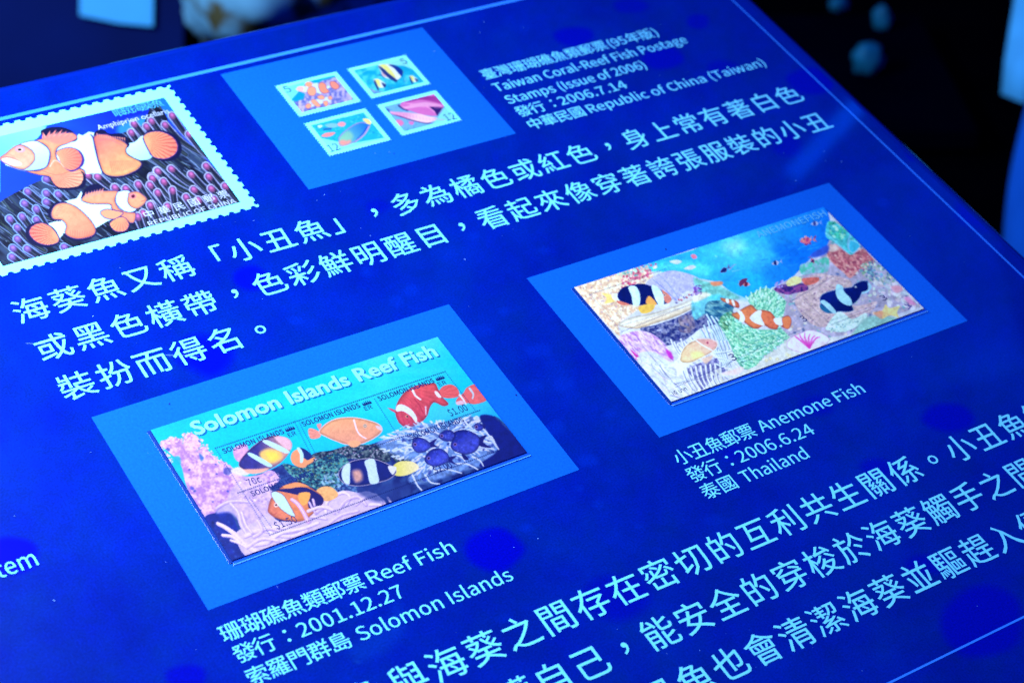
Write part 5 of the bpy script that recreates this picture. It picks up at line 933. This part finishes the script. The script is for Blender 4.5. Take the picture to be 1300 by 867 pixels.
# far wall and navy partition with a pale notice
wl = ray(650, 433, 7.5); wl.z = 0
wv = [wl+SIDE*s*7+Vector((0, 0, z)) for s, z in ((-1, 0), (1, 0), (1, 3.2), (-1, 3.2))]
world_wall = world_obj('far_wall', wv+[p+FW*.15 for p in wv], [(0, 1, 2, 3), (7, 6, 5, 4), (0, 4, 5, 1), (1, 5, 6, 2), (2, 6, 7, 3), (3, 7, 4, 0)], M['bg_wall'])
tag(world_wall, kind='structure')
D1 = 3.1
l0 = ray(100, 300, D1); l0.z = 0
part = free_thing('notice_board', l0, 'dark navy board with a pale blue notice, out of focus behind the panel', 'notice board')
slab('board', [(-420, -700), (236, -700), (232, 138), (-420, 138)], D1, .03, M['bg_board'], part, l0)
slab('notice', [(101, -150), (197, -150), (194, 34), (150, 30), (101, 20)], D1-.012, .004, M['bg_sheet'], part, l0)
rk = ray(345, -60, D1+.15)
rock = free_thing('coral_rock', rk-Vector((0, 0, .10)), 'blurred grey-teal rock with brown hollows behind the upper edge of the panel', 'rock')
RS = .00127
for k, (px_, py_, rr, sd) in enumerate([(345, -35, 105, 2.), (285, 10, 50, 5.), (410, -45, 88, 9.), (330, -110, 90, 13.)]):
    blob('boulder', ray(px_, py_, D1-.05+.03*k), rr*RS, M['rock'], rock, sd, .22, origin=rock.location)
# plinth with three teal stones, right
D2 = 2.9
pl = ray(1085, 110, D2+.12); plz = pl.z-.02
l1 = Vector((pl.x, pl.y, 0)); plinth = free_thing('plinth', l1, 'black plinth almost lost in the dark beyond the right edge of the panel', 'plinth')
def wbox(name, loc, hx, hy, z0, z1, mat, parent):
    c = [Vector(loc)+SIDE*a*hx+FW*b*hy for a, b in ((-1, -1), (1, -1), (1, 1), (-1, 1))]
    V = [Vector((p.x, p.y, z0))-parent.location for p in c]+[Vector((p.x, p.y, z1))-parent.location for p in c]
    return world_obj(name, V, [(3, 2, 1, 0), (4, 5, 6, 7), (0, 1, 5, 4), (1, 2, 6, 5), (2, 3, 7, 6), (3, 0, 4, 7)], mat, parent=parent)
wbox('shaft', l1+FW*.12, .15, .22, 0, plz-.03, M['black_plinth'], plinth); wbox('top', l1+FW*.12, .17, .25, plz-.029, plz, M['black_plinth'], plinth)
def on_plinth(px_, py_):
    a = ray(px_, py_, 1.0); o = CAMW.translation; d = a-o; t = (plz-o.z)/d.z; return o+d*t
for (px_, py_, r_, sc, lb) in [(1064, 14, .015, (1.2, 1, .9), 'faint blurred teal stone nearest the panel edge, smallest of three'), (1118, 36, .018, (.8, 1, 1.2), 'blurred teal stone, farthest to the right of three'), (1100, 92, .026, (1, 1, 1.05), 'blurred teal stone, lowest and largest of three')]:
    p = on_plinth(px_, py_); q_ = blob('stone', p+Vector((0, 0, r_*sc[2]*.85)), r_, M['teal'], None, px_*.1, .25, 3, sc, origin=p); q_.location = p; tag(q_, lb, 'stone', 'three teal stones on the black plinth')
# blue barrel seat and a pale cloth at the right border
def lathe(name, prof, mat, parent, n=48):
    V = []; F = []
    for r_, z_ in prof: V += [(r_*math.cos(a), r_*math.sin(a), z_) for a in [k*math.tau/n for k in range(n)]]
    for j_ in range(len(prof)-1):
        for i in range(n): F.append((j_*n+i, j_*n+(i+1) % n, (j_+1)*n+(i+1) % n, (j_+1)*n+i))
    F.append(tuple(range(n))[::-1]); F.append(tuple(range((len(prof)-1)*n, len(prof)*n)))
    return world_obj(name, V, F, mat, parent=parent, smooth=True)
D3 = 2.4; top = ray(1452, 70, D3); bx = top.copy(); bx.z = 0
k3 = D3/2442.5; R3 = 143*k3
seat = free_thing('barrel_seat', bx, 'bright blue rounded barrel seat cut by the right edge of the photo', 'seat')
H3 = top.z; prof = [(R3*(.90+.10*math.sin(math.pi*(.15+.7*i/16))), .02+(H3-.11)*i/16) for i in range(17)]
_rt = prof[-1][0]; prof += [(_rt*(.55+.45*math.cos(i/8*math.pi/2)), H3-.09+.09*math.sin(i/8*math.pi/2)) for i in range(1, 9)]
lathe('body', prof, M['seat_blue'], seat); lathe('foot', [(R3*.7, 0), (R3*.72, .019)], M['black_plinth'], seat)
D4 = 2.8; c0 = ray(1340, 60, D4); c0.z = 0
cloth = free_thing('hanging_cloth', c0, 'pale blue hanging cloth edge at the top right corner of the photo', 'cloth')
V = []; F = []; n = 26
for j_ in range(14):
    for i in range(n):
        t = i/(n-1); yy = -420+j_*42; xl = 1276+(110-yy)*.155 if yy < 110 else 1276; p = ray(xl+(1500-xl)*t, yy, D4)+FW*(.018*math.sin(t*26+j_*.15)); V.append(p-c0)
for j_ in range(13):
    for i in range(n-1): a = j_*n+i; F.append((a, a+1, a+n+1, a+n))
cl = world_obj('fabric', V, F, M['pale_cloth'], parent=cloth, smooth=True); sm = cl.modifiers.new('thickness', 'SOLIDIFY'); sm.thickness = .004

rl = ray(1276, -424, D4); rr = ray(1520, -424, D4); ln = (rr-rl).length; dx_ = (rr-rl).normalized()
def rod(name, a, b, rad, mat, parent, org):
    d = (b-a).normalized(); u = d.orthogonal().normalized(); w = d.cross(u); V = [p+(u*math.cos(t)+w*math.sin(t))*rad-org for p in (a, b) for t in [k*math.tau/12 for k in range(12)]]
    return world_obj(name, V, [(i, (i+1) % 12, 12+(i+1) % 12, 12+i) for i in range(12)]+[tuple(range(12))[::-1], tuple(range(12, 24))], mat, parent=parent)
rod('rail', rl+FW*.009, rr+dx_*.05+FW*.009, .010, M['black_plinth'], cloth, c0); pe = rr+dx_*.05+FW*.009; rod('post', Vector((pe.x, pe.y, 0)), pe, .012, M['black_plinth'], cloth, c0)

# ------------------------------------------------------------------ pedestal of the panel
PI_ = PANEL.inverted(); V = []
zt = -.2445*U
for top_ in (0, 1):
    for x, y in ((.0, -.09), (.19, -.09), (.19, .09), (.0, .09)):
        yl = (y+math.sin(TILT)*zt)/math.cos(TILT); z = .86+math.sin(TILT)*yl+math.cos(TILT)*zt if top_ else 0.
        p = PI_ @ Vector((x, y, z)); V.append((p.x/U, -p.y/U, p.z/U))
o = mesh_obj('pedestal', V, [(3, 2, 1, 0), (4, 5, 6, 7), (0, 1, 5, 4), (1, 2, 6, 5), (2, 3, 7, 6), (3, 0, 4, 7)], M['column'], panel)
bm = bmesh.new(); bm.from_mesh(o.data); bmesh.ops.recalc_face_normals(bm, faces=bm.faces); bm.to_mesh(o.data); bm.free()

# ------------------------------------------------------------------ dust, specks and hair scratches on the panel
rg = random.Random(99); V = []; F = []
def speck(x, y, r, z=.0016):
    n = len(V); m = rg.choice((4, 5, 6)); a0 = rg.uniform(0, 6)
    for k in range(m): a = a0+k*math.tau/m; q_ = r*rg.uniform(.6, 1.2); V.append((x+q_*math.cos(a), y+q_*math.sin(a), z))
    F.append(tuple(range(n, n+m))[::-1])
for p in [(402, 255), (412, 248), (322, 281), (683, 684), (652, 695), (551, 66), (476, 195), (494, 194), (614, 29), (609, 42), (830, 160), (837, 97), (1048, 205), (1068, 206), (1046, 193), (788, 68), (664, 36), (118, 402), (69, 763), (68, 762), (352, 745), (590, 330), (470, 300), (642, 175), (1010, 230)]: speck(*at(*p), rg.uniform(.0010, .0022))
for _ in range(150): speck(rg.uniform(-.3, 2.6), rg.uniform(-1.2, 1.5), rg.uniform(.0004, .0011))
def hair(a, b, w):
    a, b = np.array(at(*a)), np.array(at(*b)); d = (b-a)/np.hypot(*(b-a)); n_ = np.array((-d[1], d[0]))*w; n = len(V)
    for p in (a, b+n_*.2, b-n_*.2, a-n_): V.append((p[0], p[1], .0015))
    F.append((n, n+3, n+2, n+1))
hair((210, 451.5), (240, 451.8), .0010); hair((240, 451.8), (256, 453), .0006); hair((33, 436.6), (60, 437.5), .0007)
o = mesh_obj('dust', V, F, M['dust'], panel, kind='stuff')
V = []; F = []
for p, r_ in [((655, 502), .003), ((215, 513), .0025), ((845, 317), .003), ((500, 196), .002), ((262, 640), .0015), ((1010, 430), .0015)]: speck(*at(*p), r_, .0019)
mesh_obj('dark_speck', V, F, M['ink_dark'], panel, kind='stuff')
